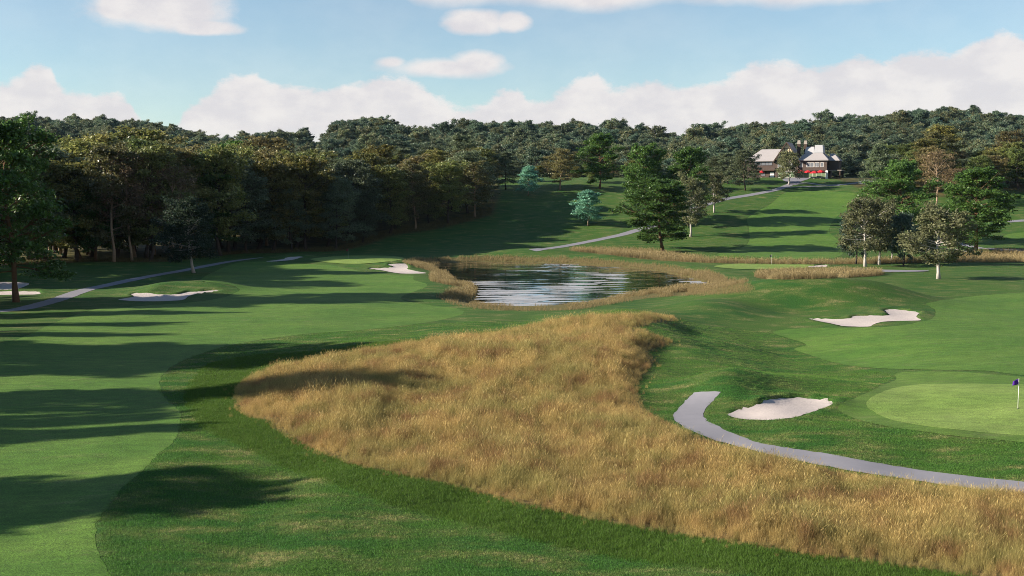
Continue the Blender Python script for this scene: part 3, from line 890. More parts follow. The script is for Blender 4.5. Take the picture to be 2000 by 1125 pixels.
# ------------------------------------------------------------------ trees
def make_tree(seed, H=20., crown0=.18, rad=7., prof=None, nprim=34, nsec=6, nleaf=90, leaf=.42, flat=.4, lift=(.05, .5), r0=.36, clump=1.2, up=.6,
              gap=.12, lean=.02, fork=False, twig=False, trunk_top=.93, wide=.55):
    rg = np.random.default_rng(seed)
    prof = prof or ([0, .1, .3, .5, .75, .9, 1], [.55, .85, 1, .92, .62, .35, .10])
    mb = MB()
    n = 10
    ts = np.linspace(0, 1, n)
    dr = np.cumsum(rg.normal(0, lean * H / n * 2.5, (n, 2)), 0); dr[0] = 0
    T = np.stack([dr[:, 0], dr[:, 1], ts * H * trunk_top], -1)
    tr = r0 * (1 - ts) ** .75 + .03
    tr[0] *= 1.45
    T[0, 2] = -0.5
    mb.tube(T, tr, 8)
    def tpos(t):
        return np.array([np.interp(t, ts, T[:, k]) for k in range(3)])
    C, D, ph = [], [], rg.uniform(0, 6.28)
    lob = [(rg.integers(2, 5), rg.uniform(0, 6.28)) for _ in range(3)]
    for i in range(nprim):
        f = (i + rg.uniform(0, 1)) / nprim
        f = f ** .85
        hz = crown0 + (1 - crown0) * f
        az = ph + i * 2.399963 + rg.normal(0, .35)
        lobe = 1 + .16 * sum(math.sin(k * az + p + 5 * f) for k, p in lob)
        L = rad * np.interp(f, *prof) * lobe * rg.uniform(.72, 1.12)
        el = lift[0] + (lift[1] - lift[0]) * f + rg.normal(0, .12)
        st = min(trunk_top * .98, hz * (.96 if f > .1 else 1) - (.12 * math.sin(max(el, 0)) * L / H))
        base = tpos(max(st / trunk_top, .05))
        d = np.array([math.cos(az) * math.cos(el), math.sin(az) * math.cos(el), math.sin(el)])
        k = 5
        s = np.linspace(0, 1, k)
        bend = rg.normal(0, .10, 3) * L
        P = base + np.outer(s * L, d) + np.outer(s ** 2, bend) + np.outer(s ** 2 * L, (0, 0, -.12 * (1 - f)))
        br = max(.035, r0 * .36 * (L / rad)) * (1 - s * .85)
        mb.tube(P, br, 5, False)
        if rg.uniform() < gap:
            continue
        ns = max(2, int(round(nsec * (.45 + .55 * L / rad))))
        for j in range(ns):
            q = .28 + .72 * (j + rg.uniform(.2, 1)) / ns
            q = min(q, 1)
            b = np.array([np.interp(q, s, P[:, k2]) for k2 in range(3)])
            side = rg.choice([-1, 1])
            lat = np.cross(d, (0, 0, 1)); lat /= np.linalg.norm(lat) + 1e-6
            sd = d * rg.uniform(.3, 1) + lat * side * rg.uniform(.3, 1.1) + np.array([0, 0, rg.normal(.12, .28)])
            sd /= np.linalg.norm(sd)
            sl = L * wide * (1.08 - q) * rg.uniform(.7, 1.2) + .5
            e = b + sd * sl
            mb.tube(np.array([b, (b + e) / 2 + rg.normal(0, .08, 3) * sl, e]), np.array([.045, .03, .012]) * (r0 / .3), 4, False)
            nl = int(nleaf * rg.uniform(.6, 1.3))
            cr = clump * rg.uniform(.7, 1.25) * (.6 + .4 * min(1, sl / 1.6))
            u = rg.uniform(0, 1, nl) ** .8
            ctr = b + np.outer(.35 + .75 * u, sd * sl)
            off = rg.normal(0, 1, (nl, 3)) * np.array([cr, cr, cr * flat]) * .55
            C.append(ctr + off)
    # leading shoot
    top = tpos(1)
    nl = nleaf * 3
    C.append(top + rg.normal(0, 1, (nl, 3)) * np.array([.55, .55, .8]) * clump * .6 + np.array([0, 0, .2]))
    C = np.concatenate(C)
    nl = len(C)
    nrm = rg.normal(0, 1, (nl, 3)); nrm[:, 2] = np.abs(nrm[:, 2]) + up * 2
    nrm /= np.linalg.norm(nrm, axis=1)[:, None]
    t = np.cross(nrm, rg.normal(0, 1, (nl, 3))); t /= np.linalg.norm(t, axis=1)[:, None] + 1e-9
    bt = np.cross(nrm, t)
    sz = leaf * rg.uniform(.6, 1.3, nl)[:, None]
    V = np.stack([C - t * sz * .55, C + bt * sz * .34, C + t * sz * .55, C - bt * sz * .34], 1).reshape(-1, 3)
    F = np.arange(nl * 4).reshape(-1, 4)
    # clump-wise tint
    tint = .5 + .5 * np.sin(C[:, 0] * 1.1 + seed) * np.sin(C[:, 1] * 1.3 + 2 * seed) * np.sin(C[:, 2] * 1.2)
    lv = np.clip(tint + rg.normal(0, .25, nl), 0, 1)
    return mb, (V, F, lv, rg.uniform(0, 1, nl))

PROF_BROAD = ([0, .12, .35, .6, .85, 1], [.50, .82, 1, .95, .62, .22])
PROF_TALL = ([0, .15, .4, .65, .85, 1], [.40, .70, .95, 1, .75, .28])
PROF_ROUND = ([0, .12, .35, .6, .85, 1], [.55, .9, 1, .95, .68, .30])
PROF_SAP = ([0, .12, .3, .55, .8, 1], [.60, .95, 1, .75, .42, .10])

def species(name, variants, bark, leafm, **kw):
    out = []
    for sd in variants:
        mb, (V, F, lv, lw) = make_tree(sd, **kw)
        tm = mb.mesh(name + '_trunk', bark, True)
        cm = mesh_np(name + '_crown', V, F, [leafm], attrs={'lv': ('FACE', lv), 'lw': ('FACE', lw)})
        top = float(np.percentile(V[:, 2], 99.7))
        wid = float(np.percentile(np.abs(V[:, 0]), 97) + np.percentile(np.abs(V[:, 1]), 97))
        out.append((tm, cm, top, wid))
    return out

ML_SHADED_TEAL = leaf_mat('shade darkened teal leaves', (.032, .058, .036), (.058, .082, .050), gloss=.15, rough=.6)  # teal darkened in the colour to stand for shade from neighbouring trees
ML_DUST = leaf_mat('dark teal leaves', (.055, .090, .065), (.095, .130, .095), (.060, .095, .065))
SP = {
    'green': species('green', (11, 12, 13), MB_BROWN, ML_GREEN, crown0=.17, rad=7.4, prof=PROF_BROAD, nprim=60, nsec=13, nleaf=52, leaf=0.44, flat=.34, lift=(-.05, .85), clump=0.95, up=.22, gap=.03, r0=.33, lean=.035),
    'olive': species('olive', (21, 22, 23), MB_DARK, ML_OLIVE, crown0=.15, rad=6.0, prof=PROF_TALL, nprim=46, nsec=8, nleaf=50, leaf=0.46, flat=.45, lift=(.05, .95), clump=1.05, up=.12, gap=.05, r0=.28, lean=.04),
    'brown': species('brown', (31, 32), MB_TAN, ML_BROWN, crown0=.17, rad=6.0, prof=PROF_TALL, nprim=44, nsec=8, nleaf=42, leaf=0.44, flat=.5, lift=(.1, .95), clump=1.05, up=.10, gap=.10, r0=.25, lean=.04),
    'greyg': species('greyg', (41, 42), MB_DARK, ML_GREYG, crown0=.15, rad=6.6, prof=PROF_ROUND, nprim=44, nsec=8, nleaf=56, leaf=0.44, flat=.55, lift=(.05, .95), clump=1.05, up=.10, gap=.04, r0=.28, lean=.045),
    'white': species('white', (51, 52, 53), MB_WHITE, ML_WHITE, crown0=.27, rad=7.4, prof=PROF_ROUND, nprim=42, nsec=8, nleaf=44, leaf=0.58, flat=.8, lift=(-.05, .95), clump=1.25, up=.05, gap=.03, r0=.42, lean=.04),
    'dustd': species('dustd', (61,), MB_DARK, ML_DUST, crown0=.24, rad=7.2, prof=PROF_ROUND, nprim=40, nsec=8, nleaf=60, leaf=0.58, flat=.85, lift=(-.05, .95), clump=1.25, up=.05, gap=.03, r0=.36, lean=.04),
    'shaded_teal': species('shaded_teal', (62,), MB_WHITE, ML_SHADED_TEAL, crown0=.22, rad=7.2, prof=PROF_ROUND, nprim=44, nsec=9, nleaf=60, leaf=.48, flat=.8, lift=(-.05, .95), clump=1.15, up=.05, gap=.03, r0=.34, lean=.04),
    'sapling': species('sapling', (71, 72), MB_TAN, ML_TEAL, crown0=.22, rad=8.0, prof=PROF_SAP, nprim=40, nsec=7, nleaf=40, leaf=.8, flat=.42, lift=(-.05, .9), clump=1.7, up=.3, gap=.03, r0=.28),
    'sage': species('sage', (81,), MB_WHITE, ML_SAGE, crown0=.08, rad=6.0, prof=PROF_SAP, nprim=54, nsec=7, nleaf=75, leaf=.50, flat=.55, lift=(.1, .95), clump=1.2, up=.10, gap=.02),
    'dry': species('dry', (91, 92), MB_TAN, ML_DRY, crown0=.28, rad=6.8, prof=PROF_TALL, nprim=34, nsec=8, nleaf=26, leaf=.42, flat=.6, lift=(.4, 1.1), clump=1.4, up=.1, gap=.2, r0=.24, lean=.05),
}

BARKS = {'brown': MB_BROWN, 'dark': MB_DARK, 'white': MB_WHITE, 'tan': MB_TAN}
def tree(name, kind, x, y, H, label, cat='tree', group=None, width=1.0, var=None, rz=None, z=None, cw=None):
    tm, cm, top, wid = SP[kind][(var if var is not None else rng.integers(0, 99)) % len(SP[kind])]
    zz = float(h_full(np.array([x]), np.array([y]))[0]) if z is None else z
    e = empty(name, (x, y, zz), rng.uniform(0, 2 * PI) if rz is None else rz, label, cat, group)
    s = H / top
    if cw:
        width = cw / (wid * s)
    else:
        width *= 1.1
    e.scale = (s * width, s * width, s)
    link('trunk', tm, e); link('crown', cm, e)
    return e

def tree_px(name, kind, px, vb, vt, label, cpx=None, **kw):
    w = unproject([px], [vb], h_pond)[0]
    if cpx: kw['cw'] = cpx * math.hypot(*w) / FPX
    H = (vb - vt) * math.hypot(*w) / FPX * 1.02
    return tree(name, kind, w[0], w[1], H, label, **kw)

def tree_at(name, kind, px, D, vt, label, **kw):
    """base hidden in the photo: distance D chosen, height from its visible top"""
    x = PXD(px, D)
    zg = float(h_full(np.array([x]), np.array([D]))[0])
    H = CAMZ + (HOR - vt) * D / FPX - zg
    return tree(name, kind, x, D, H, label, **kw)

# named single trees
tree_px('broadleaf_tree', 'green', 32, 590, 268, 'big dark green tree with low spreading limbs at the left edge, beside the bunker', cpx=190, width=.98, var=0)
tree_px('pale_trunk_tree', 'shaded_teal', 379, 533, 395, 'round grey-green tree standing alone between the left path and the wood', cpx=100, width=.95)
tree_px('meadow_tree', 'greyg', 988, 370, 298, 'grey-green tree with forked trunk at the edge of the wood on the meadow', cpx=56, var=0)
tree_px('young_tree', 'sapling', 1032, 382, 326, 'smaller pale teal young tree high on the meadow', cpx=46, width=.95, var=0)
tree_px('meadow_tree', 'brown', 1093, 371, 292, 'brown-olive round crowned tree on the meadow between young tree and tall green tree', cpx=60, width=1.25, var=0)
tree_px('meadow_tree', 'green', 1171, 368, 264, 'tall bright green tree on the crest of the meadow', cpx=74, width=1.02, var=1)
tree_px('meadow_tree', 'olive', 1158, 357, 318, 'dark small tree half hidden behind the tall green meadow tree', cpx=34, width=1.3)
tree_px('young_tree', 'sapling', 1148, 441, 374, 'larger pale teal young tree low on the slope above the path', cpx=56, width=1.0, var=1)
tree_px('slope_tree', 'green', 1296, 492, 345, 'broad green tree with bare orange trunk behind the pond, foremost of its clump', cpx=128, width=1.05, var=2)
tree_px('slope_tree', 'green', 1262, 436, 287, 'tall green tree of the hillside clump, its top farthest left', cpx=80, width=.85, var=0)
tree_px('slope_tree', 'green', 1342, 440, 294, 'tall green tree of the hillside clump, its top farthest right', cpx=86, width=.85, var=1)
tree_px('slope_tree', 'white', 1349, 462, 342, 'dark olive tree at the right flank of the hillside clump', cpx=62, width=.75, var=1)
tree_px('slope_tree', 'white', 1395, 415, 340, 'dark rounded tree with pale trunk right of the hillside clump beside the path', cpx=48, width=.85, var=0)
tree_px('lawn_tree', 'greyg', 1455, 372, 297, 'grey-green tree with forked brown trunk on the lawn left of the clubhouse', cpx=54, width=.98, var=1)
tree_px('lawn_tree', 'greyg', 1422, 359, 301, 'grey-green tree behind the lawn tree, farther left of the clubhouse', cpx=50, width=1.1, var=0)
tree_px('lawn_tree', 'greyg', 1402, 356, 308, 'low grey-green tree left of the clubhouse at the wood edge', cpx=50, width=1.2, var=1)
tree_px('lawn_tree', 'white', 1540, 361, 299, 'olive tree with slim white trunk in front of the clubhouse gable', cpx=46, width=.80, var=2)
tree_px('slope_tree', 'green', 1757, 474, 326, 'bright green tree with pointed top behind the pale trunked group', cpx=108, width=1.2, var=1)
tree_px('slope_tree', 'green', 1905, 490, 344, 'broad bright green tree with bare trunk at the right, near the path', cpx=115, width=1.12, var=0)
tree_px('grove_tree', 'dustd', 1671, 516, 420, 'grey-teal tree with dark trunk, leftmost of the grove', cpx=58, width=.78)
tree_px('grove_tree', 'white', 1690, 521, 395, 'tall olive tree with thick white trunk, left in the grove', cpx=80, width=.62, var=0)
tree_px('grove_tree', 'white', 1717, 517, 399, 'tall olive tree with white trunk in the middle of the grove', cpx=70, width=.62, var=1)
tree_px('grove_tree', 'white', 1741, 508, 425, 'slim pale trunked tree at the back of the grove', cpx=42, width=.65, var=2)
tree_px('grove_tree', 'dustd', 1764, 520, 424, 'teal-grey tree with dark trunk, right in the grove', cpx=50, width=.62, rz=2.0)
tree_px('grove_tree', 'white', 1808, 513, 440, 'small pale trunked tree just behind the lone olive tree', cpx=50, width=.9, var=0)
tree_px('grove_tree', 'white', 1833, 545, 408, 'lone olive tree with tall white trunk nearest the camera on the right', cpx=104, width=.88, var=1, rz=1.0)
tree_px('sage_tree', 'sage', 1714, 373, 290, 'pale sage green tree at the left corner of the right wood', cpx=56, width=.95)
tree_px('bare_tree', 'dry', 1829, 402, 303, 'half bare brown tree with thin forked trunk before the right wood', cpx=62, width=.95, var=0)
tree_px('bare_tree', 'dry', 1862, 388, 334, 'smaller half bare brown tree behind the right green tree', cpx=50, width=1.2, var=1)

# left wood, front row then deeper rows
FR = [(150, 511, 330, 'olive', 1.1), (186, 510, 355, 'green', .9), (222, 512, 300, 'brown', .9), (258, 511, 318, 'dry', .9), (293, 510, 300, 'olive', .95), (331, 509, 335, 'dry', .95), (350, 503, 300, 'brown', 1.0),
      (430, 500, 300, 'olive', 1.05), (481, 493, 352, 'greyg', 1.0), (532, 491, 320, 'olive', 1.0), (569, 490, 372, 'greyg', .9), (598, 488, 315, 'olive', 1.0), (656, 487, 352, 'greyg', .95), (708, 474, 386, 'greyg', 1.0),
      (761, 456, 330, 'olive', 1.1), (812, 448, 320, 'brown', 1.0), (875, 438, 318, 'olive', 1.05), (928, 424, 318, 'brown', 1.15)]
FRL = ['olive tree at the far left of the wood front, beside the big dark tree', 'dark green tree with low crown at the left of the wood front', 'brown-olive tree behind the shaded trunks, left part of the wood front',
       'thin half bare tree among the shaded trunks at the wood front', 'tall olive tree with leaning pale trunk at the wood front', 'half bare tree left of the lone grey-green tree, at the wood front',
       'brown tree just behind the lone grey-green tree', 'tall olive tree right of the lone grey-green tree', 'grey-green tree at the wood front behind the end of the left path',
       'dark olive tree with a pale trunk above the small back bunker', 'smaller grey-green tree at the wood front, left of the far flag', 'olive tree at the wood front directly left of the far flag',
       'grey-green tree at the wood front behind the far flag', 'low grey tree jutting out at the corner of the wood right of the far flag', 'olive tree with forked pale trunk past the corner of the wood',
       'brown-olive tree on the rising wood edge', 'olive tree with slim pale trunk on the rising wood edge', 'round brown-olive tree at the right end of the left wood']
for (px, vb, vt, k, wd), lb in zip(FR, FRL):
    tree_px('forest_tree', k, px, vb, vt, lb, group='trees along the front of the left wood', width=wd)

def top_line(px):
    return np.interp(px, [-300, 0, 60, 120, 200, 300, 400, 450, 520, 600, 700, 780, 860, 930, 970], [270, 275, 285, 285, 268, 272, 288, 292, 285, 290, 302, 300, 285, 285, 300])
GRP_DEEP = {'olive': 'dark olive crown inside the left wood behind its front row', 'brown': 'brown-olive crown inside the left wood behind its front row', 'greyg': 'grey-green crown inside the left wood behind its front row',
            'green': 'dark green crown inside the left wood behind its front row', 'dry': 'sparse brown crown inside the left wood behind its front row'}
for row in range(6):
    off = 9 + row * 11
    for px in np.arange(90 + (row % 2) * 34, 960, 68):
        p = px + rng.uniform(-16, 16)
        i = np.argmin(np.abs(WFW[:, 0] / WFW[:, 1] * FPX + 1000 - p))
        D = WFW[i, 1] + off + rng.uniform(-3, 3)
        if D > 440: continue
        vt = top_line(p) + rng.normal(6, 12) + max(0, 3 - row) * 7
        k = rng.choice(['olive', 'brown', 'greyg', 'green', 'dry'], p=[.46, .13, .24, .12, .05])
        tree_at('forest_tree', k, p, D, vt, GRP_DEEP[k], group='trees deep in the left wood: ' + k, width=rng.uniform(.95, 1.25))
# the same wood running on to the left, beside and behind the big tree
for (px, D, H, k) in [(60, 262, 26, 'olive'), (20, 250, 25, 'olive'), (-40, 245, 26, 'green'), (95, 268, 23, 'brown'), (-20, 275, 29, 'olive'), (50, 290, 29, 'brown'), (-90, 240, 26, 'olive'), (110, 300, 30, 'olive')]:
    x = PXD(px, D)
    tree('forest_tree', k, x, D, H, 'tall tree of the wood behind the big dark tree at the left edge', group='wood behind the big left tree', width=1.15)

# trees on the left beyond the frame whose long shadows cross the fairway
OFF = [(-55, 52.5, 17.5, .80), (-66, 67, 19, .35), (-72, 71.5, 20, .38), (-66, 81, 25, .50), (-76, 100, 25, .85), (-84, 107, 24, .6), (-96, 119, 23, .28), (-100, 129, 24, .25), (-104, 141, 26, .35), (-106, 156, 26, .95),
       (-101, 189, 27, .8), (-102, 190, 29, 1.1), (-110, 203, 28, 1.1), (-118, 216, 29, 1.15), (-126, 232, 29, 1.2), (-108, 222, 27, 1.2)]
OFF += [(-86, 156, 26, .7)]  # unseen tree added to shade the big tree at the left edge
OFF += [(x - 9, y - 1.9, H + 2.5, wd * 1.05) for x, y, H, wd in OFF[:11]]  # unseen twins added behind the first ones to make their shadows denser
for i, (x, y, H, wd) in enumerate(OFF):
    tree('broadleaf_tree', ['green', 'olive'][i % 2], x, y, H, 'tree standing beyond the left edge, casting a long shadow over the fairway', group='shade trees left of the fairway', width=wd)

# right wood
RWL = {'olive': 'yellow-olive crown in the wood at the right', 'brown': 'brown-olive crown in the wood at the right', 'greyg': 'grey-green crown in the wood at the right'}
RTOP = ([1690, 1730, 1770, 1830, 1880, 1930, 1980, 2100], [330, 290, 268, 262, 300, 268, 268, 275])
for row in range(4):
    for px in np.arange(1712 + (row % 2) * 22, 2140, 46):
        p = px + rng.uniform(-12, 12)
        i = np.argmin(np.abs(RFW[:, 0] / RFW[:, 1] * FPX + 1000 - p))
        D = RFW[i, 1] + 7 + row * 10 + rng.uniform(-2, 2)
        vt = np.interp(p, *RTOP) + rng.normal(6, 8) + (3 - row) * 8
        k = rng.choice(['olive', 'brown', 'greyg'], p=[.72, .18, .10])
        tree_at('forest_tree', k, p, D, vt, RWL[k], group='trees of the right wood: ' + k, width=rng.uniform(1.15, 1.45))
tree_at('forest_tree', 'olive', 1838, 440, 247, 'tallest yellow-olive crown rising above the right wood', width=1.1)
tree_at('forest_tree', 'brown', 1815, 436, 258, 'tall brown crown just left of the tallest tree of the right wood', width=1.0)

# trees along the crest behind the meadow and behind the clubhouse
CREST = [(955, 300), (975, 322), (1005, 318), (1050, 326), (1070, 318), (1112, 322), (1125, 330), (1195, 318), (1215, 330), (1235, 318), (1365, 330), (1385, 318), (1440, 320)]
for i, (px, vt) in enumerate(CREST):
    D = 487 + rng.uniform(-8, 10)
    k = ['olive', 'brown', 'greyg'][i % 3]
    tree_at('crest_tree', k, px, D, vt - rng.uniform(0, 8), {'olive': 'dark olive tree on the crest behind the meadow', 'brown': 'brown-olive tree on the crest behind the meadow', 'greyg': 'grey-green tree on the crest behind the meadow'}[k],
            group='trees on the crest behind the meadow: ' + k, width=1.3)

# far wooded hills -----------------------------------------------------
def far_tree_mesh(seed, conic=False):
    mb, (V, F, lv, lw) = make_tree(seed, H=12.5, crown0=.08, rad=4.6 + .5 * (seed % 3), prof=PROF_ROUND if seed % 2 else PROF_TALL, nprim=30, nsec=7, nleaf=56, leaf=.46, flat=.5, lift=(.0, 1.0), r0=.25, clump=1.0, up=.1, gap=.0)
    nb = mb.n
    TV = np.concatenate(mb.v)
    T4 = np.array(mb.f4); T3 = np.array(mb.f3)
    Vall = np.concatenate([TV, V])
    F4 = np.concatenate([T4, F + nb])
    mi = np.concatenate([np.zeros(len(T4)), np.ones(len(F)), np.zeros(len(T3))])
    a = np.concatenate([np.zeros(len(T4)), lv, np.zeros(len(T3))]); b = np.concatenate([np.zeros(len(T4)), lw, np.zeros(len(T3))])
    return mesh_np('far_tree', Vall, [F4, T3], [MB_DARK, ML_FAR], mi, attrs={'lv': ('FACE', a), 'lw': ('FACE', b)})
FARM = [far_tree_mesh(200 + i) for i in range(5)]
pts = []
y = 520.0
while y < 945:
    s = 7.4 + (y - 520) * .005
    xs = np.arange(-0.56 * y, 0.56 * y, s)
    pts.append(np.stack([xs + rng.uniform(-.42, .42, len(xs)) * s, y + rng.uniform(-.42, .42, len(xs)) * s], -1))
    y += s * .95
P = np.concatenate(pts)
ppx = P[:, 0] / P[:, 1] * FPX + 1000
gapm = ~((ppx > 1305) & (ppx < 1345) & (P[:, 1] > 850))
P = P[gapm]; ppx = ppx[gapm]
keep = (ppx > 900) | (P[:, 1] > 640)
P = P[keep]; ppx = ppx[keep]
zz = h_full(P[:, 0], P[:, 1])
hscale = rng.uniform(.50, 1.22, len(P)) * np.where(rng.uniform(0, 1, len(P)) < .06, 1.3, 1)
vtop = HOR - (zz + 13 * hscale - CAMZ) * FPX / P[:, 1]
inv = (ppx > -20) & (ppx < 2020)
vis = np.where(inv & (ppx > 965) & (P[:, 1] < 800), 1000 - P[:, 1], 0) + np.where(inv & (P[:, 1] > 870) & (P[:, 1] < 905) & ((ppx < 700) | (ppx > 960)), 420 + rng.uniform(0, 60, len(P)), 0)
order = np.argsort(-vis)
ind = order[:170]
ind = ind[vis[ind] > 0]
mask = np.ones(len(P), bool); mask[ind] = False
for i in ind:
    o = link('hill_tree', FARM[int(rng.integers(0, 5))], None, (P[i, 0], P[i, 1], zz[i] - .3), None,
             'dark blue-green tree on the wooded hill behind the clubhouse' if P[i, 1] < 840 else 'dark tree standing on the skyline of the far wooded ridge', 'tree',
             'trees on the hill behind the clubhouse' if P[i, 1] < 840 else 'trees on the far ridge skyline')
    o.rotation_euler = (0, 0, rng.uniform(0, 6.28)); s = hscale[i]
    o.scale = (s * 1.15, s * 1.15, s)
Q = np.concatenate([P[mask], zz[mask][:, None] - .3], 1)
scatter('distant_wood', Q, hscale[mask] * 1.08, FARM, 'dark wood covering the far hills up to the skyline', tilt=.03)

# ------------------------------------------------------------------ flags
def flagstick(px, vb, Hm, mat_flag, label, side=-1, hang=.5):
    w = unproject([px], [vb], h_pond)[0]
    z = float(h_full(np.array([w[0]]), np.array([w[1]]))[0]) + .05
    e = empty('flagstick', (w[0], w[1], z), 0, label, 'flagstick', 'flagsticks on the greens')
    MB().tube([(0, 0, -.1), (0, 0, Hm * .5), (0, 0, Hm)], [.022, .018, .014], 8).obj('pole', M_POLE, e, True)
    # draped flag
    V, F = [], []
    nx, nz = 7, 5
    for i in range(nx):
        u = i / (nx - 1)
        for j in range(nz):
            v = j / (nz - 1)
            x = side * (.02 + u * .40)
            zf = Hm - .03 - v * .40 * (1 - .15 * u) - hang * .34 * u ** 1.3 * (1 - .1 * v)
            yy = .07 * math.sin(u * 6 + v * 1.5) * u
            V.append((x, yy, zf))
    for i in range(nx - 1):
        for j in range(nz - 1):
            a = i * nz + j
            F.append((a, a + nz, a + nz + 1, a + 1))
    o = MB().add(V, F).obj('flag', mat_flag, e, True)
    sm = o.modifiers.new('thick', 'SOLIDIFY'); sm.thickness = .006
    MB().tube([(0, 0, -.01), (0, 0, .012)], [.054, .054], 12).obj('cup', M_CUP, e)
    return e
M_POLE = simple('white pole', (.75, .74, .70), .5, .4, .05)
M_CUP = simple('hole cup', (.04, .04, .04), .6, .3, .05)
M_PURPLE = simple('purple flag', (.060, .012, .22), .7, .2, .1)
M_RED = simple('dull red flag', (.22, .04, .06), .7, .2, .1)
M_NAVY = simple('dark flag', (.03, .03, .05), .7, .2, .1)
flagstick(1988, 799, 2.13, M_PURPLE, 'white flagstick with a limp purple flag on the near green', -1)
flagstick(680, 505, 2.2, M_RED, 'flagstick with a dull red flag on the shaded green left of the pond', -1, .7)
flagstick(1507, 517, 2.2, M_NAVY, 'flagstick with a dark flag on the far green right of the pond', -1, .6)

# ------------------------------------------------------------------ clubhouse
M_WOODW = simple('brown timber cladding', (.082, .060, .051), .8, .2, .2, 1.0, .3)
M_DKWOOD = simple('dark timber', (.06, .040, .030), .8, .2, .2, 1.0, .3)
M_CREAM = simple('cream render', (.62, .52, .36), .85, .1, .08)
M_ROOF = simple('pale shingle roof', (.31, .29, .29), .85, .15, .10, 1.2, .4)
M_METAL = simple('white metal roof', (.36, .36, .375), .55, .35, .05)
M_STONE = simple('chimney stone', (.28, .25, .22), .9, .1, .25, 2.0, .6)
M_WHITE = simple('white paint', (.78, .76, .72), .6, .3, .05)
M_CANVAS = simple('red canvas', (.42, .022, .030), .8, .15, .12)
def glass_mat(name, col):
    m, nt, out = mat_new(name)
    PRINC(nt, out, col, .06, .9)
    return m
M_GLASS = glass_mat('window glass', (.16, .17, .19))
M_GLASSG = glass_mat('greenish glass', (.16, .22, .13))

cw = unproject([1556], [348.2], h_pond)[0]
cz = float(h_full(np.array([cw[0]]), np.array([cw[1] + 3]))[0])
CH = empty('clubhouse', (0, 0, 0), R(-24), 'large brown timber clubhouse with pale roofs and half-timbered gable on the hilltop', 'clubhouse')
_c, _s = math.cos(R(-24)), math.sin(R(-24))
# local x of the reference pixel is 19
CH.location = (cw[0] - 19 * _c, cw[1] + 5 - 19 * _s, cz - .1)
MB().box(.3, 11.8, 0, 13.5, -2, 7.2).box(20.8, 32, 0, 13.5, 3.0, 7.2).box(11.8, 20.8, -1.0, 13.5, -2, 7.2).box(20.8, 32, 1.4, 13.5, -2, 3.0).obj('wall', M_WOODW, CH)
# left roof (hip at the left end)
def left_roof():
    m = MB()
    z0, z1 = 7.15, 12.0
    V = [(-.7, -.8, z0), (14, -.8, z0), (14, 14.2, z0), (-.7, 14.2, z0), (4.6, 6.7, z1), (14, 6.7, z1)]
    V += [(x, y, z - .28) for x, y, z in V[:4]]
    return m.add(V, [(0, 1, 5, 4), (1, 2, 5), (2, 3, 4, 5), (3, 0, 4), (0, 6, 7, 1), (1, 7, 8, 2), (2, 8, 9, 3), (3, 9, 6, 0), (9, 8, 7, 6)])
left_roof().obj('roof', M_ROOF, CH)
# gable: wall triangle and steep roof slabs
g0, g1, gx, gz0, gz1 = 11.6, 21.0, 16.3, 7.2, 14.0
m = MB()
m.add([(g0, -1.05, gz0), (g1, -1.05, gz0), (gx, -1.05, gz1), (g0, 9, gz0), (g1, 9, gz0), (gx, 9, gz1)], [(0, 1, 2), (5, 4, 3), (0, 3, 4, 1), (0, 2, 5, 3), (1, 4, 5, 2)])
gw = m.obj('gable_wall', M_CREAM, CH)
m = MB()
def beam(m, a, b, w=.22, y0=-1.16, y1=-1.03):
    a = np.array(a, float); b = np.array(b, float); d = b - a; d /= np.linalg.norm(d); n = np.array([-d[1], d[0]]) * w / 2
    c = [a - n, b - n, b + n, a + n]
    V = [(p[0], y0, p[1]) for p in c] + [(p[0], y1, p[1]) for p in c]
    m.add(V, [(0, 1, 2, 3), (7, 6, 5, 4), (0, 4, 5, 1), (1, 5, 6, 2), (2, 6, 7, 3), (3, 7, 4, 0)])
beam(m, (g0, 7.35), (g1, 7.35), .34)
beam(m, (13.45, 9.9), (19.15, 9.9), .30, -1.165)
beam(m, (15.0, 12.0), (17.6, 12.0), .24, -1.17)
for xx in (14.3, 15.6, 17.0, 18.3):
    beam(m, (xx, 7.5), (xx, 9.78), .2, -1.155)
for xx in (15.4, 17.2):
    beam(m, (xx, 10.05), (xx, 11.9), .18, -1.15)
beam(m, (13.2, 8.0), (14.2, 9.7), .18, -1.145); beam(m, (19.4, 8.0), (18.4, 9.7), .18, -1.145)
m.obj('timber_frame', M_DKWOOD, gw)
m = MB()
for sgn, xe in ((-1, g0 - .7), (1, g1 + .7)):
    ze = gz0 - .9
    ax, az = gx, gz1 + .25
    dx, dz = xe - ax, ze - az
    L = math.hypot(dx, dz); nx_, nz_ = -dz / L * .14 * sgn, dx / L * .14 * sgn
    V = []
    for yy in (-1.9, 10.4):
        V += [(ax, yy, az), (xe, yy, ze), (xe + nx_ * sgn, yy, ze + abs(nz_)), (ax, yy, az + .3)]
    m.add(V, [(0, 1, 2, 3), (7, 6, 5, 4), (0, 4, 5, 1), (1, 5, 6, 2), (2, 6, 7, 3), (3, 7, 4, 0)])
m.obj('gable_roof', M_ROOF, CH)
# dark barge boards
m = MB()
beam(m, (g0 - .65, gz0 - .85), (gx, gz1 + .35), .40, -2.02, -1.91); beam(m, (gx, gz1 + .35), (g1 + .65, gz0 - .85), .40, -2.03, -1.92)
m.obj('bargeboard', M_DKWOOD, CH)
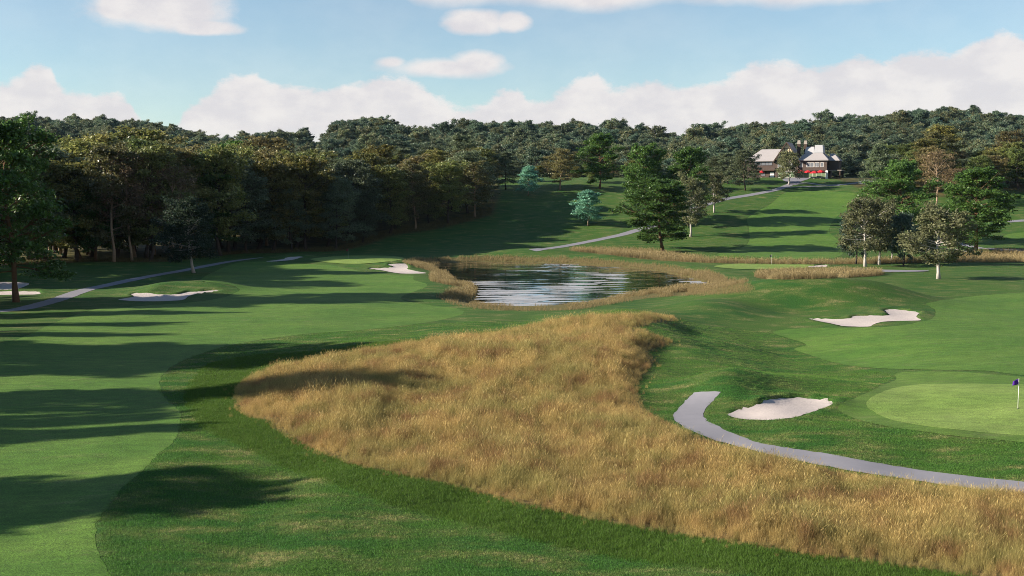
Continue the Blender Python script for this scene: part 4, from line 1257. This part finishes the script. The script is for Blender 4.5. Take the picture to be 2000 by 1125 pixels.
# right hip roof with upper metal storey
m = MB()
m.frustum((20.2, 32.7, -.8, 14.2), (23.0, 29.4, 4.0, 10.0), 7.2, 10.35).box(20.3, 32.6, -.7, 14.1, 6.95, 7.19)
m.obj('hip_roof', M_ROOF, CH)
MB().frustum((22.4, 26.1, 4.1, 9.8), (22.9, 25.9, 5.2, 9.0), 10.3, 12.7).frustum((26.2, 29.9, 3.5, 9.0), (26.6, 29.5, 3.9, 8.6), 10.2, 13.3).obj('upper_roof', M_METAL, CH)
MB().box(21.6, 26.0, 6.0, 8.6, 12.7, 12.95).obj('roof_cap', M_DKWOOD, CH)
# bay on the right end
MB().box(32.02, 36.0, 4.0, 11.5, 3.3, 7.0).obj('bay', M_WOODW, CH)
MB().frustum((31.9, 36.5, 3.4, 12.1), (32.3, 33.8, 6.8, 8.8), 7.0, 9.9).obj('bay_roof', M_ROOF, CH)
MB().box(32.05, 37.4, 2.2, 12.0, 2.95, 3.25).obj('balcony', M_STONE, CH)
for yy in (2.6, 11.5):
    MB().box(36.3, 36.9, yy, yy + .5, -2, 2.94).obj('column', M_DKWOOD, CH)
MB().box(31.55, 32.4, -.35, .9, -2, 2.99).obj('column', M_WHITE, CH, label='white corner column')
# windows (frame with pane)
def window(x0, x1, z0, z1, y=0.0, pane=M_GLASS, frame=M_WHITE, name='window', mull=1, lab=None):
    m = MB(); t = .09
    m.box(x0, x1, y - .07, y - .003, z0, z0 + t).box(x0, x1, y - .07, y - .003, z1 - t, z1).box(x0, x0 + t, y - .07, y - .003, z0 + t, z1 - t).box(x1 - t, x1, y - .07, y - .003, z0 + t, z1 - t)
    for k in range(1, mull):
        xx = x0 + (x1 - x0) * k / mull
        m.box(xx - t / 2, xx + t / 2, y - .068, y - .003, z0 + t, z1 - t)
    o = m.obj(name, frame, CH)
    MB().box(x0 + t + .002, x1 - t - .002, y - .035, y - .004, z0 + t + .002, z1 - t - .002).obj('pane', pane, o)
    return o
for (a, b, n) in ((21.3, 22.6, 1), (24.0, 26.9, 2), (27.2, 29.0, 2), (29.5, 30.7, 1)):
    window(a, b, 4.4, 6.2, mull=n)
window(3.2, 10.4, 5.2, 6.8, frame=M_DKWOOD, mull=5)
window(5.8, 7.6, .9, 2.3, frame=M_DKWOOD, mull=2)
window(1.6, 3.6, .9, 2.3, frame=M_DKWOOD, mull=2)
window(12.8, 15.6, 4.2, 6.4, y=-1.0, mull=2); window(17.0, 19.8, 4.2, 6.4, y=-1.0, mull=2)
window(13.0, 19.6, .3, 2.7, y=-1.0, mull=4, pane=M_GLASSG)
window(21.1, 31.3, .15, 2.7, y=1.4, mull=6, pane=M_GLASSG)
o = MB().box(9.6, 11.2, -.12, -.003, -.3, 2.5).obj('door', M_WHITE, CH, label='white panelled door')
MB().box(10.9, 11.0, -.18, -.121, 1.0, 1.25).obj('handle', M_DKWOOD, o)
o = MB().box(2.2, 11.4, -1.5, -.004, 3.0, 3.3).obj('balcony', M_DKWOOD, CH)
MB().box(2.2, 11.4, -1.5, -1.4, 3.31, 4.4).obj('railing', M_WOODW, o)
# chimneys
def chimney(x, y, z0, z1, w, mat):
    o = MB().box(x - w, x + w, y - w * .8, y + w * .8, z0, z1).obj('chimney', mat, CH)
    m = MB()
    m.frustum((x - w * 1.15, x + w * 1.15, y - w, y + w), (x - w * .8, x + w * .8, y - w * .7, y + w * .7), z1 - .6, z1 + .9)
    m.obj('chimney_cap', M_STONE, o)
chimney(20.3, 3.5, 7.5, 14.4, .62, M_DKWOOD)
chimney(22.4, 6.5, 9.5, 14.4, .6, M_DKWOOD)

# patio umbrellas
def umbrella(lx, ly, label, r=1.75, zt=3.3):
    x = CH.location.x + lx * _c - ly * _s; y = CH.location.y + lx * _s + ly * _c
    z = float(h_full(np.array([x]), np.array([y]))[0])
    e = empty('patio_umbrella', (x, y, z), rng.uniform(0, .8), label, 'umbrella', 'red umbrellas on the clubhouse terrace')
    z = zt - .0
    V = [(0, 0, zt)]; F = []
    k = 8
    for j in range(k):
        a = 2 * PI * j / k
        V.append((r * .55 * math.cos(a), r * .55 * math.sin(a), zt - .34))
    for j in range(k):
        a = 2 * PI * j / k
        V.append((r * math.cos(a), r * math.sin(a), zt - .85))
    for j in range(k):
        a = 2 * PI * j / k
        V.append((r * math.cos(a), r * math.sin(a), zt - 1.10))
    for j in range(k):
        j2 = (j + 1) % k
        F += [(0, 1 + j, 1 + j2), (1 + j, 1 + k + j, 1 + k + j2, 1 + j2), (1 + k + j, 1 + 2 * k + j, 1 + 2 * k + j2, 1 + k + j2)]
    o = MB().add(V, F).obj('canopy', M_CANVAS, e)
    md = o.modifiers.new('thick', 'SOLIDIFY'); md.thickness = .02
    MB().tube([(0, 0, 0), (0, 0, zt - .02)], [.035, .03], 8).obj('pole', M_DKWOOD, e)
    MB().tube([(0, 0, 0), (0, 0, .12)], [.35, .30], 12).obj('base', M_STONE, e)
umbrella(22.0, -2.6, 'red terrace umbrella nearest the white trunked tree')
umbrella(25.0, -2.2, 'second red terrace umbrella from the gable')
umbrella(27.6, -2.8, 'third red terrace umbrella from the gable', 1.7, 3.2)
umbrella(29.9, -1.6, 'tallest red terrace umbrella, next to the white corner column', 1.7, 3.5)
umbrella(6.7, -2.8, 'lone red umbrella in front of the left wing', 1.2, 2.9)

# ------------------------------------------------------------------ sun and sky
sd = bpy.data.lights.new('sun', 'SUN')
sd.energy = 5.0
sd.angle = R(.6)
sd.color = (1.0, .89, .74)
so = bpy.data.objects.new('sun', sd)
COL.objects.link(so)
dirv = Vector((math.sin(SUN_AZ) * math.cos(SUN_EL), math.cos(SUN_AZ) * math.cos(SUN_EL), math.sin(SUN_EL)))
so.rotation_euler = dirv.to_track_quat('Z', 'Y').to_euler()
so.location = (-100, -20, 80)

w = bpy.data.worlds.new('World')
SC.world = w
w.use_nodes = True
nt = w.node_tree
bg = nt.nodes['Background']
sky = N(nt, 'ShaderNodeTexSky', sky_type='NISHITA')
sky.sun_disc = False
sky.sun_elevation = SUN_EL
sky.sun_rotation = SUN_AZ
sky.altitude = 200
sky.air_density = 1.0
sky.dust_density = .05
sky.ozone_density = 1.9
tc = N(nt, 'ShaderNodeTexCoord').outputs['Generated']
sx = N(nt, 'ShaderNodeSeparateXYZ'); nt.links.new(tc, sx.inputs[0])
az = MA(nt, 'ARCTAN2', sx.outputs[0], sx.outputs[1])
el = MA(nt, 'ARCSINE', sx.outputs[2])
cv = N(nt, 'ShaderNodeCombineXYZ')
nt.links.new(az, cv.inputs[0]); nt.links.new(MA(nt, 'MULTIPLY', el, 1.6), cv.inputs[1])
V2 = cv.outputs[0]
nA = MA(nt, 'SUBTRACT', NOISE(nt, V2, 14, 6, .55), .5)
nB = MA(nt, 'SUBTRACT', NOISE(nt, V2, 46, 9, .66), .5)
def E(v): return (HOR - v) / FPX
def A(x): return math.atan((x - 1000) / FPX)
U0, U1 = -.60, .60
uf = MA(nt, 'DIVIDE', MA(nt, 'SUBTRACT', az, U0), U1 - U0, clamp=True)
def curve(pts, scale):
    n = N(nt, 'ShaderNodeFloatCurve')
    c = n.mapping.curves[0]
    P = sorted(((A(x) - U0) / (U1 - U0), E(v) / scale) for x, v in pts)
    c.points[0].location = (0, P[0][1]); c.points[1].location = (1, P[-1][1])
    for a, b in P:
        c.points.new(a, b)
    n.mapping.update()
    setin(nt, n.inputs['Value'], uf)
    return MA(nt, 'MULTIPLY', n.outputs[0], scale)
BANK = [(-150, 200), (-40, 195), (0, 192), (50, 172), (85, 152), (110, 158), (130, 198), (190, 208), (225, 200), (255, 208), (280, 245), (310, 262), (350, 252), (368, 222), (400, 205), (450, 168), (495, 155), (520, 168),
        (560, 180), (610, 188), (660, 182), (700, 172), (740, 158), (785, 158), (820, 175), (860, 198), (905, 214), (940, 212), (975, 190), (1010, 183), (1035, 205), (1065, 198), (1110, 175), (1160, 158), (1185, 176),
        (1250, 174), (1290, 172), (1340, 182), (1380, 172), (1430, 156), (1480, 138), (1540, 140), (1580, 146), (1640, 134), (1670, 126), (1710, 138), (1770, 130), (1845, 132), (1890, 112), (1945, 98), (1990, 110), (2100, 120), (2300, 150)]
edge = curve(BANK, .2)
e1 = MA(nt, 'ADD', edge, MA(nt, 'ADD', MA(nt, 'ADD', MA(nt, 'MULTIPLY', nA, .016), MA(nt, 'MULTIPLY', nB, .024)), .003))
bank = SMOOTH(nt, MA(nt, 'SUBTRACT', e1, el), -.004, .0065)
lowf = SMOOTH(nt, MA(nt, 'ADD', el, MA(nt, 'MULTIPLY', nA, .05)), .030, .060, .80, 1.0)
bank = MA(nt, 'MULTIPLY', bank, lowf)
TOPB = [(-200, -60), (700, -60), (780, 2), (830, 22), (900, 24), (1000, 20), (1100, 28), (1190, 37), (1250, 27), (1330, 16), (1420, 20), (1540, 36), (1620, 32), (1750, 27), (1850, 28), (2000, 22), (2300, 20)]
te = MA(nt, 'ADD', curve(TOPB, .25), MA(nt, 'MULTIPLY', nA, .016))
topb = MA(nt, 'MULTIPLY', SMOOTH(nt, MA(nt, 'SUBTRACT', el, te), -.007, .010), SMOOTH(nt, MA(nt, 'ADD', el, MA(nt, 'MULTIPLY', nA, .2)), .30, .50, 1, 0))
topb = MA(nt, 'MULTIPLY', topb, SMOOTH(nt, az, -.12, -.085))
def blob(x, v, rx, up, dn, soft=.55):
    ax = MA(nt, 'DIVIDE', MA(nt, 'SUBTRACT', az, A(x)), rx / FPX)
    dy = MA(nt, 'SUBTRACT', el, E(v))
    ay = MA(nt, 'ADD', MA(nt, 'DIVIDE', MA(nt, 'MAXIMUM', dy, 0.0), up / FPX), MA(nt, 'DIVIDE', MA(nt, 'MAXIMUM', MA(nt, 'MULTIPLY', dy, -1.0), 0.0), dn / FPX))
    r = MA(nt, 'SQRT', MA(nt, 'ADD', MA(nt, 'MULTIPLY', ax, ax), MA(nt, 'MULTIPLY', ay, ay)))
    r = MA(nt, 'ADD', r, MA(nt, 'ADD', MA(nt, 'MULTIPLY', nA, .8), MA(nt, 'MULTIPLY', nB, .5)))
    return SMOOTH(nt, r, 1.22, soft)
blobs = [blob(325, 52, 140, 100, 36), blob(405, 75, 75, 22, 14), blob(245, 48, 52, 46, 26), blob(930, 52, 72, 28, 26), blob(1000, 52, 42, 22, 22), blob(870, 138, 140, 22, 22, .4), blob(930, 128, 60, 26, 28, .5), blob(770, 128, 40, 14, 16, .3)]
m = MA(nt, 'MAXIMUM', bank, topb)
for b in blobs:
    m = MA(nt, 'MAXIMUM', m, b)
# unseen cumulus added ahead, above the frame, for the pond to reflect brightly
gen = SMOOTH(nt, NOISE(nt, tc, 2.6, 6, .55), .46, .58)
gen = MA(nt, 'MULTIPLY', gen, MA(nt, 'MULTIPLY', SMOOTH(nt, MA(nt, 'ABSOLUTE', az), .9, .6), MA(nt, 'MULTIPLY', SMOOTH(nt, el, .19, .24), SMOOTH(nt, el, .55, .40))))
m = MA(nt, 'MAXIMUM', m, gen)
veil = MA(nt, 'MULTIPLY', SMOOTH(nt, MA(nt, 'ABSOLUTE', az), .85, .5), SMOOTH(nt, el, .40, .22))
veil = MA(nt, 'MULTIPLY', veil, SMOOTH(nt, NOISE(nt, V2, 5, 4, .5), .2, .8, .08, .26))
m = MA(nt, 'MULTIPLY', m, .93)
m = MA(nt, 'MAXIMUM', m, veil)
CL = 1.0 / (SKY_STRENGTH * 2 ** EXPOSURE)
shade = SMOOTH(nt, MA(nt, 'ADD', NOISE(nt, V2, 20, 5, .55), MA(nt, 'MULTIPLY', nB, .3)), .35, .65)
cc = MIX(nt, shade, tuple(v * CL for v in (.76, .725, .745)), tuple(v * CL for v in (.895, .845, .825)))
skyc = sky.outputs[0]
skyc = MIX(nt, 1.0, skyc, (.90, 1.0, 1.02), 'MULTIPLY')
fin = MIX(nt, m, skyc, cc)
nt.links.new(fin, bg.inputs[0])
bg.inputs[1].default_value = SKY_STRENGTH

# ------------------------------------------------------------------ haze
m, hnt, hout = mat_new('summer haze')
vp = N(hnt, 'ShaderNodeVolumePrincipled')
vp.inputs['Color'].default_value = (.40, .66, 1, 1)
vp.inputs['Density'].default_value = .000014
hnt.links.new(vp.outputs[0], hout.inputs['Volume'])
MB().box(-2900, 2900, -200, 2900, -12, 130).obj('haze', m, kind='stuff', label='thin blue summer haze in the air')

# ------------------------------------------------------------------ render settings
SC.view_settings.view_transform = 'Standard'
SC.view_settings.look = 'None'
SC.view_settings.exposure = EXPOSURE
SC.view_settings.gamma = 1
cy = SC.cycles
cy.use_denoising = True
cy.denoising_prefilter = 'NONE'
cy.filter_width = .95
cy.max_bounces = 6
cy.diffuse_bounces = 3
cy.glossy_bounces = 3
cy.transmission_bounces = 3
cy.volume_bounces = 0
cy.use_adaptive_sampling = True
cy.adaptive_threshold = .01
cy.sample_clamp_indirect = 6
cy.caustics_reflective = False
cy.caustics_refractive = False
